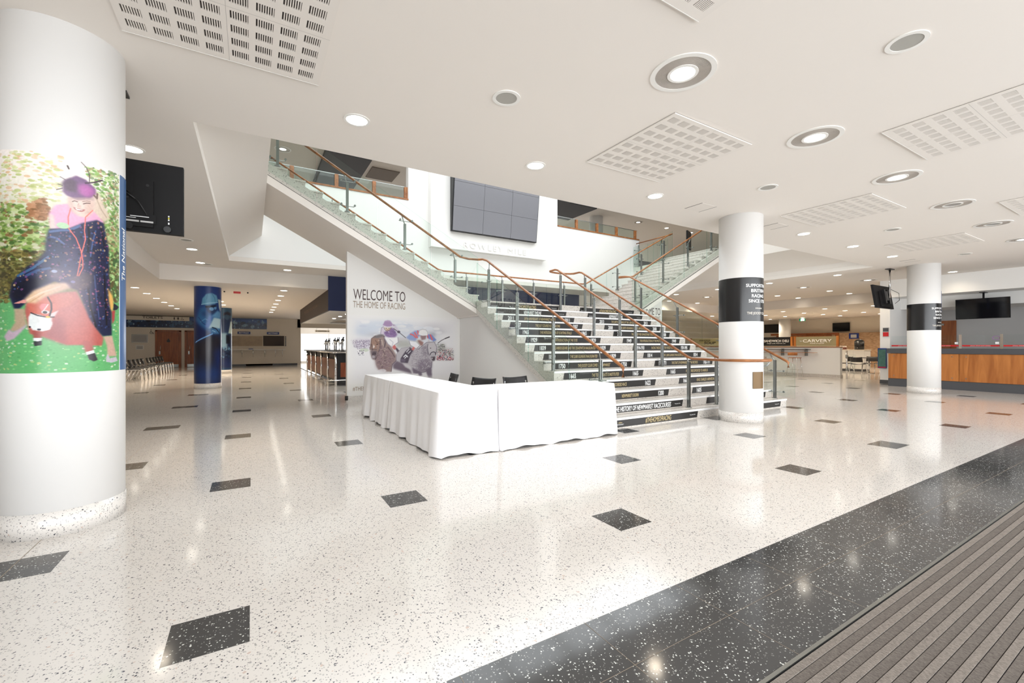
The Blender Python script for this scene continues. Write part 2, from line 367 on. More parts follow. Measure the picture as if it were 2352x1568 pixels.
# stair side walls (under the upper flights) that carry the murals
sw = MB()
sz = lambda X: 2.02+.53*(4.6-X)      # underside of the left upper flight
YW = 10.5
def mirror(pts): return [(14.3-p[0], p[1], p[2]) for p in pts]
lw = [(1.88, YW, 0), (4.68, YW, 0), (4.68, YW, sz(4.68)-.002), (1.88, YW, sz(1.88)-.002)]
sw.prism(lw, (0, .16, 0)); struct('wall_mural_left', sw, M_wall)
sw = MB(); sw.prism(mirror(lw), (0, .16, 0)); struct('wall_mural_right', sw, M_wall)
# wall under the central flight's left side, and right side
for nm, X, s_ in (('wall_stair_left', 4.68, 1), ('wall_stair_right', 9.62, -1)):
    b_ = MB(); b_.prism([(X, 5.5, 0), (X, YW, 0), (X, YW, 2.3), (X, 9.2, 2.2), (X, 5.5, .22)], (.08*s_, 0, 0)); struct(nm, b_, M_wall)
b_ = MB()
b_.prism([(1.88, YW-.02, 0), (4.68, YW-.02, 0), (4.68, YW-.02, .13), (1.88, YW-.02, .13)], (0, .02, 0))
b_.box(1.86, 1.88, YW-.02, YW+.16, 0, .13); b_.box(4.66, 4.68, 5.5, YW, 0, .13)
struct('baseboard_left', b_, M_terr)
b_ = MB(); b_.box(9.62, 12.42, YW-.02, YW, 0, .13); struct('baseboard_right', b_, M_terr)
# a thin black bumper at the foot of the mural wall
b_ = MB(); b_.cyl((1.86, YW-.03, .04), .035, .1, 12); t = b_.build('corner_bumper', M_blackp); tag(t, 'small black rubber bumper at the foot of the left mural wall', 'bumper')
# ================================================================ COLUMNS
def column(x, y, zt, name, label, r=.342, base=.24, n=96, top=None, group=None, cm=None):
    t = thing(name, label, 'column', (x, y, 0), group)
    MB().cyl((x, y, base), r, zt-base, n).build('shaft', cm or M_col, t)
    MB().cyl((x, y, 0), r+.004 if base < .2 else r+.0, base, n).build('base', M_terr, t)
    return t
# columns in the hall
c1 = column(-1.18, 4.42, ZC, 'column', 'large white round column at far left wrapped with a colour photograph', base=.17)
c2 = column(7.24, 4.44, ZC, 'column', 'white round column at the foot of the stairs with a black band and a brass plaque', base=.17)
c3 = column(15.75, 4.47, ZC, 'column', 'white round column with a black band in front of the wooden betting counter', base=.17)
c4 = column(-1.13, 16.1, ZL, 'column', 'nearer round column wrapped in a blue print of a jockey holding a whip', base=.16)
c5 = column(-1.13, 24.6, ZL, 'column', 'farther round column wrapped in a blue print of two riders', base=.16)
c6 = column(30.4, 15.6, ZL, 'column', 'plain white round column by the far cafeteria wall', base=.1, r=.34, n=32)
c7 = column(14.9, 16.7, 7.75, 'column', 'white round column on the upper floor seen over the balcony', base=4.66, r=.34, n=32)
# ================================================================ STAIRCASE
RH, TD, SY = .1664, .313, 4.95
SX0, SX1 = 4.56, 9.70
LZ = 14*RH; LY0 = SY+13*TD; LY1 = 11.54
st = thing('staircase', 'wide central staircase of pale terrazzo with date signs on its risers', 'staircase', (7.1, SY, 0))
p = [(SX0, SY, 0)]
for k in range(14):
    p += [(SX0, SY+k*TD, (k+1)*RH-.028)]
    if k < 13: p += [(SX0, SY+(k+1)*TD, (k+1)*RH-.028)]
p += [(SX0, LY0+.25, LZ-.028), (SX0, LY0+.25, LZ-.30), (SX0, SY+.5, 0)]
MB().prism(p, (SX1-SX0, 0, 0)).build('flight', M_terrs, st)
for k in range(13):
    m = MB(); m.box(SX0-.004, SX1+.004, SY+k*TD-.012, SY+(k+1)*TD-.001, (k+1)*RH-.028, (k+1)*RH, 0)
    tr = m.build('tread', M_terrs, st, bevel=.004)
    MB().box(SX0-.002, SX1+.002, SY+k*TD-.014, SY+k*TD-.0121, (k+1)*RH-.034, (k+1)*RH-.002).build('nosing', M_white, tr)
    MB().box(SX0+.12, SX1-.12, SY+k*TD+.03, SY+k*TD+.05, (k+1)*RH, (k+1)*RH+.0015).build('grip_strip', M_steel, tr)
MB().box(4.66, 9.64, LY0+.01, LY1, LZ-.30, LZ-.0285).box(4.56, 9.70, LY0-.012, LY1, LZ-.0279, LZ).build('landing', M_terrs, st)
LEFT = [('#THEHOMEOFRACING', None, None), ('THE HISTORY OF NEWMARKET RACECOURSES', None, None), ('NEWMARKET IS BORN', '1200', '1200'), ('FIRST RECORDED RACE', '1622', '1622'),
 ('THE TOWN PLATE IS INSTITUTED', '1665', '1665'), ('THE JOCKEY CLUB COMES TO NEWMARKET', '1750', '1750'), ('THE 2,000 GUINEAS INAUGURATED', '1809', '1809'),
 ('THE CAMBRIDGESHIRE AND THE CESAREWITCH INAUGURATED', '1839', '1839'), ('THE INTRODUCTION OF THE TOTE', '1929', '1929'), ('THE INTRODUCTION OF STARTING STALLS', '1965', '1965'),
 ('THE JULY COURSE HOSTS RACING', '2007', '2007'), ('20TH ANNIVERSARY OF NEWMARKET NIGHTS', '2011', '2011'), ('NEWMARKET TIMELINE', None, None), ('#THEHOMEOFRACING', None, None)]
RIGHT = [('#THEHOMEOFRACING', None, None), ('THE HISTORY OF NEWMARKET', None, None), ('THE DUKE', '1605', '1605'), ('KING CHARLES II ARRIVES IN NEWMARKET', '1666', '1666'),
 ('FIRST HORSE EXPORTED TO AMERICA', '1665', '1665'), ('THE START OF NEWMARKET RACING RECORDS', '1762-1771', '1762-1771'), ('THE 1,000 GUINEAS INAUGURATED', '1814', '1814'),
 ('RACING THROUGHOUT THE WORLD WARS', '1914-1918', '1939-1945'), ('THE INTRODUCTION OF THE PHOTO FINISH', '1949', '1949'), ('THE ROWLEY MILE GRANDSTAND OPENS', '2000', '2000'),
 ('THE 200TH RUNNING OF THE 2,000 GUINEAS', '2008', '2008'), ('THE 200TH RUNNING OF THE 1,000 GUINEAS', '2013', '2013'), ('NEWMARKET TIMELINE', None, None), ('#THEHOMEOFRACING', None, None)]
for xa, xb, rowsT in ((4.76, 6.76, LEFT), (7.46, 9.46, RIGHT)):
    for k, (cap, a, b) in enumerate(rowsT):
        y = SY+k*TD-.0035; z = k*RH+.012; h = .120; sh = .03
        if k == 0: z = .02
        m = MB().prism([(xa, y, z), (xb, y, z), (xb+sh, y, z+h), (xa+sh, y, z+h)], (0, .003, 0))
        sg = m.build('riser_sign', M_signk, st); sg['label'] = 'black strip reading '+cap
        cx = (xa+xb)/2+.01; white = a is None and not cap.startswith('#')
        wmax = 1.38 if k == 1 else (.62 if cap.startswith('#') else .50 if 'TIMELINE' in cap else min(1.16, .0245*len(cap)))
        if k == 1 and xa > 7: wmax = .9
        hh = .084 if white or cap.startswith('#') else .060
        text('caption', cap, (cx, y-.001, z+h/2-hh/2), (1, 0, 0), M_white if white else M_gold, hh, wmax, 'CENTER', sg, bold=.02, shear=.2, extrude=.0006)
        if a:
            for s_, t_ in ((xa+.14, a), (xb-.14-(.19 if len(b) > 5 else .13), b)):
                text('date', t_, (s_, y-.001, z+.018), (1, 0, 0), M_white, .086, .24 if len(t_) > 5 else .150, 'LEFT', sg, bold=.03, extrude=.0006)
        else:
            text('club_name', 'The Jockey Club', (xb-.2, y-.001, z+.05), (1, 0, 0), M_white, .016, .15, 'LEFT', sg, extrude=.0005)
            if k in (0, 12, 13): text('course_name', 'NEWMARKET', (xa+.06, y-.001, z+.032), (1, 0, 0), M_white, .017, .16, 'LEFT', sg, extrude=.0005)
            if k == 0:
                q = MB()
                for j in range(5):
                    q.prism([(xa+.1+j*.018, y-.001, z+.062), (xa+.118+j*.018, y-.001, z+.062), (xa+.112+j*.016, y-.001, z+.078+.004*(2-abs(j-2)))], (0, -.0006, 0))
                q.build('crest', M_gold, sg)
# upper flights
def upper_flight(side, name, label):
    f = (lambda x: x) if side < 0 else (lambda x: 14.3-x)
    t = thing(name, label, 'staircase', (f(4.6), 10.4, LZ))
    z0 = lambda x: 2.16+.532*(4.6-x)
    pts = [(f(4.66), 9.40, z0(4.66)), (f(4.66), 9.40, LZ)]
    for k in range(14):
        x = 4.66-k*TD; pts += [(f(x), 9.40, LZ+(k+1)*RH)]
        if k < 13: pts += [(f(x-TD), 9.40, LZ+(k+1)*RH)]
    xe = .2; pts += [(f(xe), 9.40, LZ+14*RH), (f(xe), 9.40, z0(xe))]
    MB().prism(pts, (0, LY1-9.40, 0)).build('flight', M_terrs, t)
    for k in range(14):
        x = 4.66-k*TD; zz = LZ+(k+1)*RH
        MB().box(f(x+.012), f(x-TD+.002) if k < 13 else f(.2), 9.36, LY1, zz-.026, zz+.002).build('tread', M_terrs, t)
    # stone string on the open side, then a strip coloured dark as the gap's shade, and the white plaster soffit
    q = [(f(4.66), 9.30, z0(4.66)), (f(4.66), 9.30, LZ+.02), (f(.2), 9.30, LZ+.02+.532*4.46), (f(.2), 9.30, z0(.2))]
    MB().prism(q, (0, .099, 0)).build('stringer', M_terrs, t)
    g = [(f(4.6), 9.30, z0(4.6)-.022), (f(4.6), 9.30, z0(4.6)), (f(.15), 9.30, z0(.15)), (f(.15), 9.30, z0(.15)-.022)]
    MB().prism(g, (0, LY1-9.3, 0)).build('gap_shade_strip', M_slot, t)
    w_ = [(f(4.6), 9.27, sz(4.6)), (f(4.6), 9.27, z0(4.6)-.022), (f(.2), 9.27, z0(.2)-.022), (f(.2), 9.27, sz(.2)-.03)]
    MB().prism(w_, (0, LY1-9.25, 0)).build('soffit', M_ceil, t)
    return t
upper_flight(-1, 'staircase', 'upper left flight rising to the left above the welcome mural')
upper_flight(1, 'staircase', 'upper right flight rising to the right behind the white column')
MB_l = MB().box(4.6, 9.7, 9.2, LY1+.02, 1.99, LZ-.301); struct('trim_4', MB_l, M_ceil)
# ---------------------------------------------------------------- balustrades
def post(t, x, y, z0, z1, d, out, bracket=None, clampz=(.14, .58), arm=.13):
    """d = direction of run (unit, horizontal), out = side the glass stands on"""
    d = Vector(d); o = Vector(out); P = Vector((x, y, 0)); m = MB()
    for s in (-1, 1):
        c = P+o*(.017*s); e = d*.024+o*.0055
        # flat bar
        a, b = d*.024, o*.0055
        qs = [c-a-b, c+a-b, c+a+b, c-a+b]
        m.prism([(v.x, v.y, z0) for v in qs], (0, 0, z1-z0))
    m.cyl((x, y, z0), .055, .008, 20)
    for zz in (z0+.05, z1-.06): m.tube([P+o*(-.026)+Vector((0, 0, zz)), P+o*.026+Vector((0, 0, zz))], .009, 8)
    po = m.build('post', M_steel, t)
    if bracket is not None:
        b = Vector(bracket); MB().tube([(x, y, z1-.02), ((x+b.x)/2, (y+b.y)/2, z1+(b.z-z1)*.35), tuple(b)], .011, 8).build('rail_bracket', M_steel, po)
    if arm:
        for cz in clampz:
            zc = z0+cz if cz < 2 else cz; m = MB(); A = P+Vector((0, 0, zc))
            m.tube([A-d*arm, A+d*arm], .008, 8)
            for s in (-1, 1):
                q = A+d*(arm*s); m.tube([q, q+o*.10], .007, 8); g = q+o*.10; m.tube([g-o*.012, g+o*.012], .021, 14)
            m.build('clamp', M_steel, po)
    return po
def pane(t, a, b, za0, za1, zb0, zb1, th=.012):
    """vertical sheet of glass from a to b (xy), bottoms za0/zb0, tops za1/zb1"""
    a = Vector((*a, 0)); b = Vector((*b, 0)); n = (b-a).normalized().cross(Vector((0, 0, 1)))*th/2
    m = MB(); vv = []
    for s in (-1, 1):
        for P_, z in ((a, za0), (b, zb0), (b, zb1), (a, za1)): vv.append(((P_+n*s).x, (P_+n*s).y, z))
    m.add(vv, [(0, 1, 2, 3), (7, 6, 5, 4)], 0); m.add(vv, [(0, 4, 5, 1), (1, 5, 6, 2), (2, 6, 7, 3), (3, 7, 4, 0)], 1)
    return m.build('glass_pane', [M_glass, M_gedge], t)
nz = lambda y: RH+.5316*(y-SY)          # nosing line of the central flight
tz = lambda y: RH*(int((y-SY)/TD)+1)
uz = lambda x: LZ+RH+.5316*(4.66-x)      # nosing line of the upper flight (left)
# left: side of the central flight and near side of the upper left flight
bl = thing('balustrade', 'glass balustrade with wooden handrail on the left side of the stairs', 'balustrade', (4.7, 5, 0))
rail = lambda y: .964+.528*(y-4.71)
MB().tube([(4.72, 4.70, .815), (4.72, 4.70, .95), (4.72, 4.74, .985), (4.72, 9.05, 3.27), (4.70, 9.22, 3.325), (4.62, 9.33, 3.33), (4.4, 9.37, 3.33), (4.18, 9.37, 3.36), (.2, 9.37, 5.58)], .024, 14).build('handrail', M_wood, bl)
ys = [5.12, 6.36, 7.60, 8.84]
for y in ys: post(bl, 4.66, y, tz(y), rail(y)-.12, (0, 1, 0), (-1, 0, 0), (4.72, y+.09, rail(y+.09)-.02), arm=.13)
ed = [4.78, 5.74, 6.98, 8.22, 9.2]
for a, b in zip(ed, ed[1:]):
    a += .012; b -= .012
    pane(bl, (4.53, a), (4.53, b), max(.17, nz(a)-.27), nz(a)+.80, max(.17, nz(b)-.27), nz(b)+.80)
xs = [4.08, 2.89, 1.69, .43]
for x in xs:
    zb = uz(x)-.05; post(bl, x, 9.42, zb, 3.36+.558*(4.18-x)-.13, (1, 0, 0), (0, -1, 0), (x-.08, 9.37, 3.36+.558*(4.26-x)-.02), clampz=(.12, .62))
ex = [4.62, 3.45, 2.27, 1.1, -.1]
for a, b in zip(ex, ex[1:]): pane(bl, (a-.012, 9.285), (b+.012, 9.285), uz(a)-.30, uz(a)+.84, uz(b)-.30, uz(b)+.84)
# centre: pair of rails that wrap round the column
bc = thing('handrail', 'pair of central handrails on steel posts that loop round the white column', 'handrail', (7.2, 5, 0))
pts = [(6.80, 5.07, 1.05), (6.79, 5.16, 1.08), (6.79, 9.08, 3.235), (6.79, 9.18, 3.26), (6.80, 9.42, 3.26)]
pts += [(7.195-.385*math.cos(a), 9.42+.16*math.sin(a), 3.26) for a in (.5, 1.0, 1.57, 2.1, 2.64)]
pts += [(7.60, 9.42, 3.26), (7.60, 9.18, 3.26), (7.60, 9.08, 3.235), (7.60, 5.16, 1.08), (7.61, 5.07, 1.05)]
pts += [(7.24+.445*math.cos(a), 4.44-.445*math.sin(a), 1.04) for a in [i*PI/14 for i in range(0, 15)]]
MB().tube(pts, .024, 14, closed=True).build('handrail', M_wood, bc)
for x in (6.79, 7.60):
    for y in (5.14, 6.42, 7.68, 8.95): post(bc, x, y, tz(y), 1.05+.5495*(y-5.07)-.10, (0, 1, 0), (1, 0, 0), (x, y+.05, 1.05+.5495*(y-5.02)-.02), arm=0)
MB().tube([(7.24+.34*math.cos(.9), 4.44-.34*math.sin(.9), .93), (7.24+.40*math.cos(.9), 4.44-.40*math.sin(.9), .95), (7.24+.44*math.cos(.9), 4.44-.44*math.sin(.9), 1.02)], .012, 8).build('rail_bracket', M_steel, bc)
# right
br = thing('balustrade', 'glass balustrade with wooden handrail on the right side of the stairs', 'balustrade', (9.5, 5, 0))
MB().tube([(9.55, 4.83, .83), (9.55, 4.83, .93), (9.55, 4.87, .965), (9.53, 9.22, 3.30), (9.50, 9.38, 3.33), (9.42, 9.52, 3.33), (9.46, 9.60, 3.33), (9.6, 9.45, 3.33), (9.8, 9.37, 3.35), (14.0, 9.37, 5.71)], .024, 14).build('handrail', M_wood, br)
for y in ys: post(br, 9.58, y, tz(y), .955+.528*(y-4.85)-.12, (0, 1, 0), (1, 0, 0), (9.55, y+.09, .955+.528*(y-4.76)-.02), arm=.13)
for a, b in zip(ed, ed[1:]):
    a += .012; b -= .012
    pane(br, (9.73, a), (9.73, b), max(.17, nz(a)-.27), nz(a)+.80, max(.17, nz(b)-.27), nz(b)+.80)
for x in [9.96, 11.2, 12.4, 13.64]:
    xm = 14.3-x; zb = uz(xm)-.05; post(br, x, 9.42, zb, 3.35+.562*(x-9.8)-.13, (1, 0, 0), (0, -1, 0), (x+.08, 9.37, 3.35+.562*(x-9.72)-.02), clampz=(.12, .62))
for a, b in zip(ex, ex[1:]): pane(br, (14.3-a+.012, 9.285), (14.3-b-.012, 9.285), uz(a)-.30, uz(a)+.84, uz(b)-.30, uz(b)+.84)
# back
bb = thing('balustrade', 'glass balustrade along the back of the stair landing and both upper flights', 'balustrade', (7.1, 11.5, LZ))
zr = 3.37
MB().tube([(.2, 11.45, 5.71), (4.45, 11.45, zr+.03), (4.6, 11.45, zr), (9.62, 11.45, zr), (9.78, 11.45, zr+.03), (14.0, 11.45, 5.62), (14.15, 11.47, 5.66), (14.22, 11.6, 5.66), (14.2, 11.75, 5.66), (14.2, 13.36, 5.66)], .022, 12).build('handrail', M_wood, bb)
for x in (5.3, 6.47, 7.6, 8.8): post(bb, x, 11.40, LZ, zr-.12, (1, 0, 0), (0, 1, 0), (x, 11.45, zr-.02), clampz=(.12, .6))
for x in (4.1, 2.9, 1.7): post(bb, x, 11.40, uz(x)-.05, zr+.53*(4.5-x)-.10, (1, 0, 0), (0, 1, 0), (x, 11.45, zr+.53*(4.5-x)), clampz=(.12, .6))
for x in (9.95, 11.17, 12.37, 13.6): post(bb, x, 11.40, uz(14.3-x)-.05, zr+.53*(x-9.75)-.10, (1, 0, 0), (0, 1, 0), (x, 11.45, zr+.53*(x-9.75)), clampz=(.12, .6))
le = [4.7, 5.88, 7.04, 8.2, 9.6]
for a, b in zip(le, le[1:]): pane(bb, (a+.012, 11.56), (b-.012, 11.56), LZ-.28, zr-.1, LZ-.28, zr-.1)
ee = [4.68, 3.5, 2.3, 1.1, 0]
for a, b in zip(ee, ee[1:]):
    pane(bb, (a-.012, 11.56), (b+.012, 11.56), uz(a)-.30, uz(a)+.84, uz(b)-.30, uz(b)+.84)
    pane(bb, (14.3-a+.012, 11.56), (14.3-b-.012, 11.56), uz(a)-.30, uz(a)+.84, uz(b)-.30, uz(b)+.84)
for y in (12.0, 13.2): post(bb, 14.16, y, 4.65, 5.56, (0, 1, 0), (-1, 0, 0), (14.2, y, 5.64), clampz=(.12, .7))
pane(bb, (14.06, 11.6), (14.06, 12.6), 4.45, 5.5, 4.45, 5.5); pane(bb, (14.06, 12.62), (14.06, 13.38), 4.45, 5.5, 4.45, 5.5)
# ================================================================ FURNITURE AND FITTINGS
# ---- tablecloths
def cloth(name, label, x0, x1, y0, y1, folds, group, seed=1, zt=.742, ruck=()):
    """folds: amplitude on (-y, +x, +y, -x) sides"""
    rnd = random.Random(seed); r = .03
    per = []
    N = 46
    def side(a, b, n_, amp, k):
        for i in range(N):
            f = i/N; per.append((a[0]+(b[0]-a[0])*f, a[1]+(b[1]-a[1])*f, n_, amp, k, f))
    side((x0, y0), (x1, y0), (0, -1), folds[0], 0); side((x1, y0), (x1, y1), (1, 0), folds[1], 1)
    side((x1, y1), (x0, y1), (0, 1), folds[2], 2); side((x0, y1), (x0, y0), (-1, 0), folds[3], 3)
    ph = [rnd.uniform(0, 6) for _ in range(12)]
    R_ = 15; vv = []; n = len(per)
    for j in range(R_+1):
        t = j/R_; z = zt-t*(zt-.018)
        for i, (x, y, nn, amp, k, f) in enumerate(per):
            edge = min(f, 1-f)*(abs(x1-x0) if k % 2 == 0 else abs(y1-y0))
            env = min(1, edge/.12)
            s = f*(abs(x1-x0) if k % 2 == 0 else abs(y1-y0))
            w = amp*(t**.8)*env*(.55*math.sin(s*15+ph[k])+.3*math.sin(s*27+ph[k+4])+.35*abs(math.sin(s*6.3+ph[k+8])))
            flare = .028*t+.012*min(1, j/2)
            if edge < .12: flare += .03*t*(1-edge/.12)
            for (rk, rs) in ruck:
                if rk == k: w += -.02*math.exp(-((f-rs)/.03)**2)*t
            zz = z+(.012*math.sin(s*9+ph[k+1])+.006*math.sin(s*23))*t if j == R_ else z
            o = .0 if j == 0 or amp == 0 else flare+w
            vv.append((x+nn[0]*o, y+nn[1]*o, zz))
    m = MB(); fs = []
    for j in range(R_):
        for i in range(n): fs.append((j*n+i, j*n+(i+1) % n, (j+1)*n+(i+1) % n, (j+1)*n+i))
    m.add(vv, fs, 0, True)
    tv = [(x0, y0, zt), (x1, y0, zt), (x1, y1, zt), (x0, y1, zt)]
    g = 12; tp = []
    for a in range(g+1):
        for b in range(g+1): tp.append((x0+(x1-x0)*a/g, y0+(y1-y0)*b/g, zt+.0015*math.sin(a*1.7+b)*(0 < a < g)*(0 < b < g)))
    m.add(tp, [(a*(g+1)+b, (a+1)*(g+1)+b, (a+1)*(g+1)+b+1, a*(g+1)+b+1) for a in range(g) for b in range(g)], 0, False)
    o = m.build(name, M_cloth); return tag(o, label, 'tablecloth', group)
G = 'white cloths over the reception tables'
cloth('tablecloth', 'white floor-length tablecloth with deep folds on the far end of the L-shaped reception table', 1.83, 2.56, 6.72, 8.42, (.0, .01, .02, .062), G, 3)
cloth('tablecloth', 'white floor-length tablecloth on the near corner of the L-shaped reception table', 1.83, 2.585, 4.68, 6.70, (.004, .0, .0, .032), G, 8, zt=.745)
cloth('tablecloth', 'white floor-length tablecloth on the flat front run of reception table beside the stairs', 2.60, 4.50, 4.66, 5.40, (.003, .004, .01, .0), G, 5, zt=.743)
# ---- conference chair: shell seat and back on four tubular legs
def make_chair(seat_w=.46, h=.755, arms=False):
    r = thing('conference_chair', '', 'chair')
    # local: seat faces -Y
    m = MB(); n = 8; vv = []
    for th in (0, .012):
        for j in range(n+1):
            for i in range(n+1):
                x = (i/n-.5)*seat_w; y = -.22+.42*j/n
                z = .45+.012*math.cos(PI*(i/n-.5))*-1+(.03*max(0, .2-j/n))*-1+.02*(abs(i/n-.5)*2)**2
                vv.append((x, y, z-th))
    k = (n+1)**2
    fs = [(j*(n+1)+i, j*(n+1)+i+1, (j+1)*(n+1)+i+1, (j+1)*(n+1)+i) for j in range(n) for i in range(n)]
    fs2 = [tuple(k+q for q in f[::-1]) for f in fs]
    bd = [i for i in range(n)]+[j*(n+1)+n for j in range(n)]+[n*(n+1)+i for i in range(n, 0, -1)]+[j*(n+1) for j in range(n, 0, -1)]
    rim = [(bd[i], bd[(i+1) % len(bd)], k+bd[(i+1) % len(bd)], k+bd[i]) for i in range(len(bd))]
    m.add(vv, fs+fs2+rim, 0, True); m.build('seat', M_chairb, r)
    m = MB(); vv = []
    for th in (0, .012):
        for j in range(n+1):
            for i in range(n+1):
                u = i/n-.5; x = u*(seat_w+.02); zz = .54+(h-.54)*j/n
                y = .20+.07*j/n-.07*(2*u)**2+th
                vv.append((x, y, zz+.02*(2*u)**2*(j/n)))
    m.add(vv, fs+fs2+rim, 0, True); m.build('backrest', M_chairb, r)
    for s in (-1, 1):
        MB().tube([(s*.21, -.20, .435), (s*.225, -.23, .41), (s*.25, -.27, .0)], .0125, 10).build('leg', M_chrome, r)
        MB().tube([(s*.215, .19, .70), (s*.215, .13, .45), (s*.23, .22, .20), (s*.245, .30, .0)], .0125, 10).build('leg', M_chrome, r)
    MB().tube([(-.21, -.19, .43), (-.21, .14, .43)], .01, 8).tube([(.21, -.19, .43), (.21, .14, .43)], .01, 8).build('seat_rail', M_chrome, r)
    return r
ch0 = make_chair(); used = [False]
def place_chair(x, y, rz, label, group):
    c = ch0 if not used[0] else copy_tree(ch0)
    used[0] = True; c.location = (x, y, 0); c.rotation_euler.z = rz; tag(c, label, 'chair', group); return c
G = 'black chairs behind the reception table'
place_chair(2.98, 7.42, -PI/2-.15, 'black-backed chair behind the reception table, nearest the racing mural', G)
place_chair(3.0, 6.12, -1.15, 'black-backed chair turned cornerwise in the angle of the L-shaped reception table', G)
place_chair(3.78, 6.02, .05, 'black-backed chair behind the front reception table, nearest the stairs', G)
G = 'chairs in rows by the toilets'
ords = ['first', 'second', 'third', 'fourth', 'fifth', 'sixth', 'seventh', 'eighth', 'ninth', 'tenth', 'eleventh', 'twelfth']
for i in range(11):
    place_chair(-3.62, 20.25+i*.70+(.35 if i > 4 else 0), PI/2+.1, 'black chair in the nearer row by the toilets, %s from the front' % ords[i], G)
for i in range(6):
    place_chair(-4.75, 20.6+i*.72, PI/2+.1, 'black chair in the row farther left by the toilets, %s from the front' % ords[i], G)
# ---- long bar on the left
bar = thing('bar_counter', 'long bar with walnut panels and chrome posts left of the mural wall', 'bar', (2.3, 14.8, 0))
MB().box(2.36, 3.9, 14.82, 23.4, .12, 1.04).build('carcass', M_blackp, bar)
MB().box(2.22, 3.98, 14.68, 23.5, 1.04, 1.09).build('bar_top', M_greyp, bar, bevel=.008)
MB().tube([(2.215, 14.675, 1.065), (2.215, 23.5, 1.065)], .016, 8).tube([(2.215, 14.675, 1.065), (3.98, 14.675, 1.065)], .016, 8).build('edge_trim', M_chrome, bar)
ysb = [14.75, 16.4, 18.05, 19.7, 21.35, 23.0]
for a, b in zip(ysb, ysb[1:]):
    MB().box(2.31, 2.36, a+.1, b-.1, .20, .84).build('panel', M_walnut, bar)
    MB().box(2.33, 2.36, a+.1, b-.1, .87, 1.03).build('upper_panel', M_blackp, bar)
for y in ysb: MB().cyl((2.30, y, 0), .035, 1.04, 16).build('bar_post', M_chrome, bar)
pn = MB().box(2.45, 3.1, 14.79, 14.82, .28, .74).build('door', wood('red_wood', srgb(120, 56, 30), srgb(150, 78, 46), .4, 'Z', .8), bar)
MB().sphere((2.62, 14.785, .68), .012).sphere((2.62, 14.785, .34), .012).build('fixing', M_steel, pn)
m = MB().tube([(3.9, 14.55, .2), (2.25, 14.55, .2), (2.08, 14.62, .2), (2.05, 14.8, .2), (2.05, 23.4, .2)], .02, 10)
m.build('foot_rail', M_chrome, bar)
for y in (15.2, 17.2, 19.2, 21.2, 23.2): MB().tube([(2.05, y, .2), (2.05, y, 0)], .014, 8).build('rail_leg', M_chrome, bar)
MB().tube([(2.6, 14.55, .2), (2.6, 14.55, 0)], .014, 8).build('rail_leg', M_chrome, bar)
def make_tap():
    r = thing('beer_tap', '', 'beer tap')
    MB().cyl((0, 0, 0), .07, .02, 20).build('base', M_blackp, r)
    MB().tube([(0, -.12, .01), (0, -.12, .28), (0, -.08, .36), (0, 0, .39), (0, .08, .36), (0, .12, .28), (0, .12, .01)], .022, 12).build('font', M_chrome, r)
    MB().cyl((0, -.02, .36), .055, .05, 16).sphere((0, -.02, .42), .04, sz=.6).build('badge', M_blackp, r)
    for y in (-.07, .0, .07): MB().tube([(0, y, .36), (-.06, y, .32), (-.07, y, .24)], .010, 8).build('spout', M_chrome, r)
    for y in (-.09, .03): MB().tube([(.0, y, .38), (.02, y, .47)], .012, 8).sphere((.02, y, .48), .02).build('handle', M_blackp, r)
    return r
tp0 = make_tap()
for i, (x, y) in enumerate([(2.85, 20.9), (2.75, 19.4), (2.75, 17.9), (2.7, 16.9), (2.7, 15.9)]):
    c = tp0 if i == 0 else copy_tree(tp0); c.location = (x, y, 1.09); c.rotation_euler.z = [0, .2, -.1, .3, 0][i]
    tag(c, 'chrome arched beer tap with black badge on the bar, %s from the mural wall' % ['fifth', 'fourth', 'third', 'second', 'nearest'][i], 'beer tap', 'beer taps on the bar')
dt = MB().box(2.6, 2.95, 18.4, 19.1, 1.09, 1.11); tag(dt.build('drip_tray', M_blackp), 'black drip tray on the bar between the beer taps', 'tray')
# canopy over the bar
cn = thing('bar_canopy', 'boxed canopy above the bar with navy front and dark brown side', 'canopy', (2.1, 14.8, 2.4))
m = MB(); m.box(2.08, 12.2, 14.76, 14.795, 2.39, 3.478)
m.build('front_fascia', M_navy, cn)
m = MB(); m.prism([(2.08, 14.796, 2.39), (2.08, 14.796, 3.055), (2.08, 24, 3.055), (2.08, 24, 2.39)], (.05, 0, 0)); m.build('side_fascia', M_brown, cn)
m = MB(); m.box(2.13, 12.2, 14.9, 15.9, 2.40, 2.44); m.box(2.13, 3.3, 15.9, 24, 2.40, 2.44); m.box(3.3, 12.2, 23, 24, 2.40, 2.44); m.build('underside', M_wall, cn)
m = MB(); m.box(3.3, 12.2, 15.9, 23, 2.9, 2.94); m.build('recess', M_brown, cn)
text('sign_lettering', 'THE GEORGE IV SCHOONER BAR', (2.075, 21.9, 2.70), (0, -1, 0), mat('dim_letters', srgb(120, 104, 94), .6), .13, 4.6, 'LEFT', cn, bold=.01)
for y in (16.2, 17.6, 19.0): MB().cyl((2.9, y, 2.385), .06, .012, 16).build('spotlight', M_emit, cn)
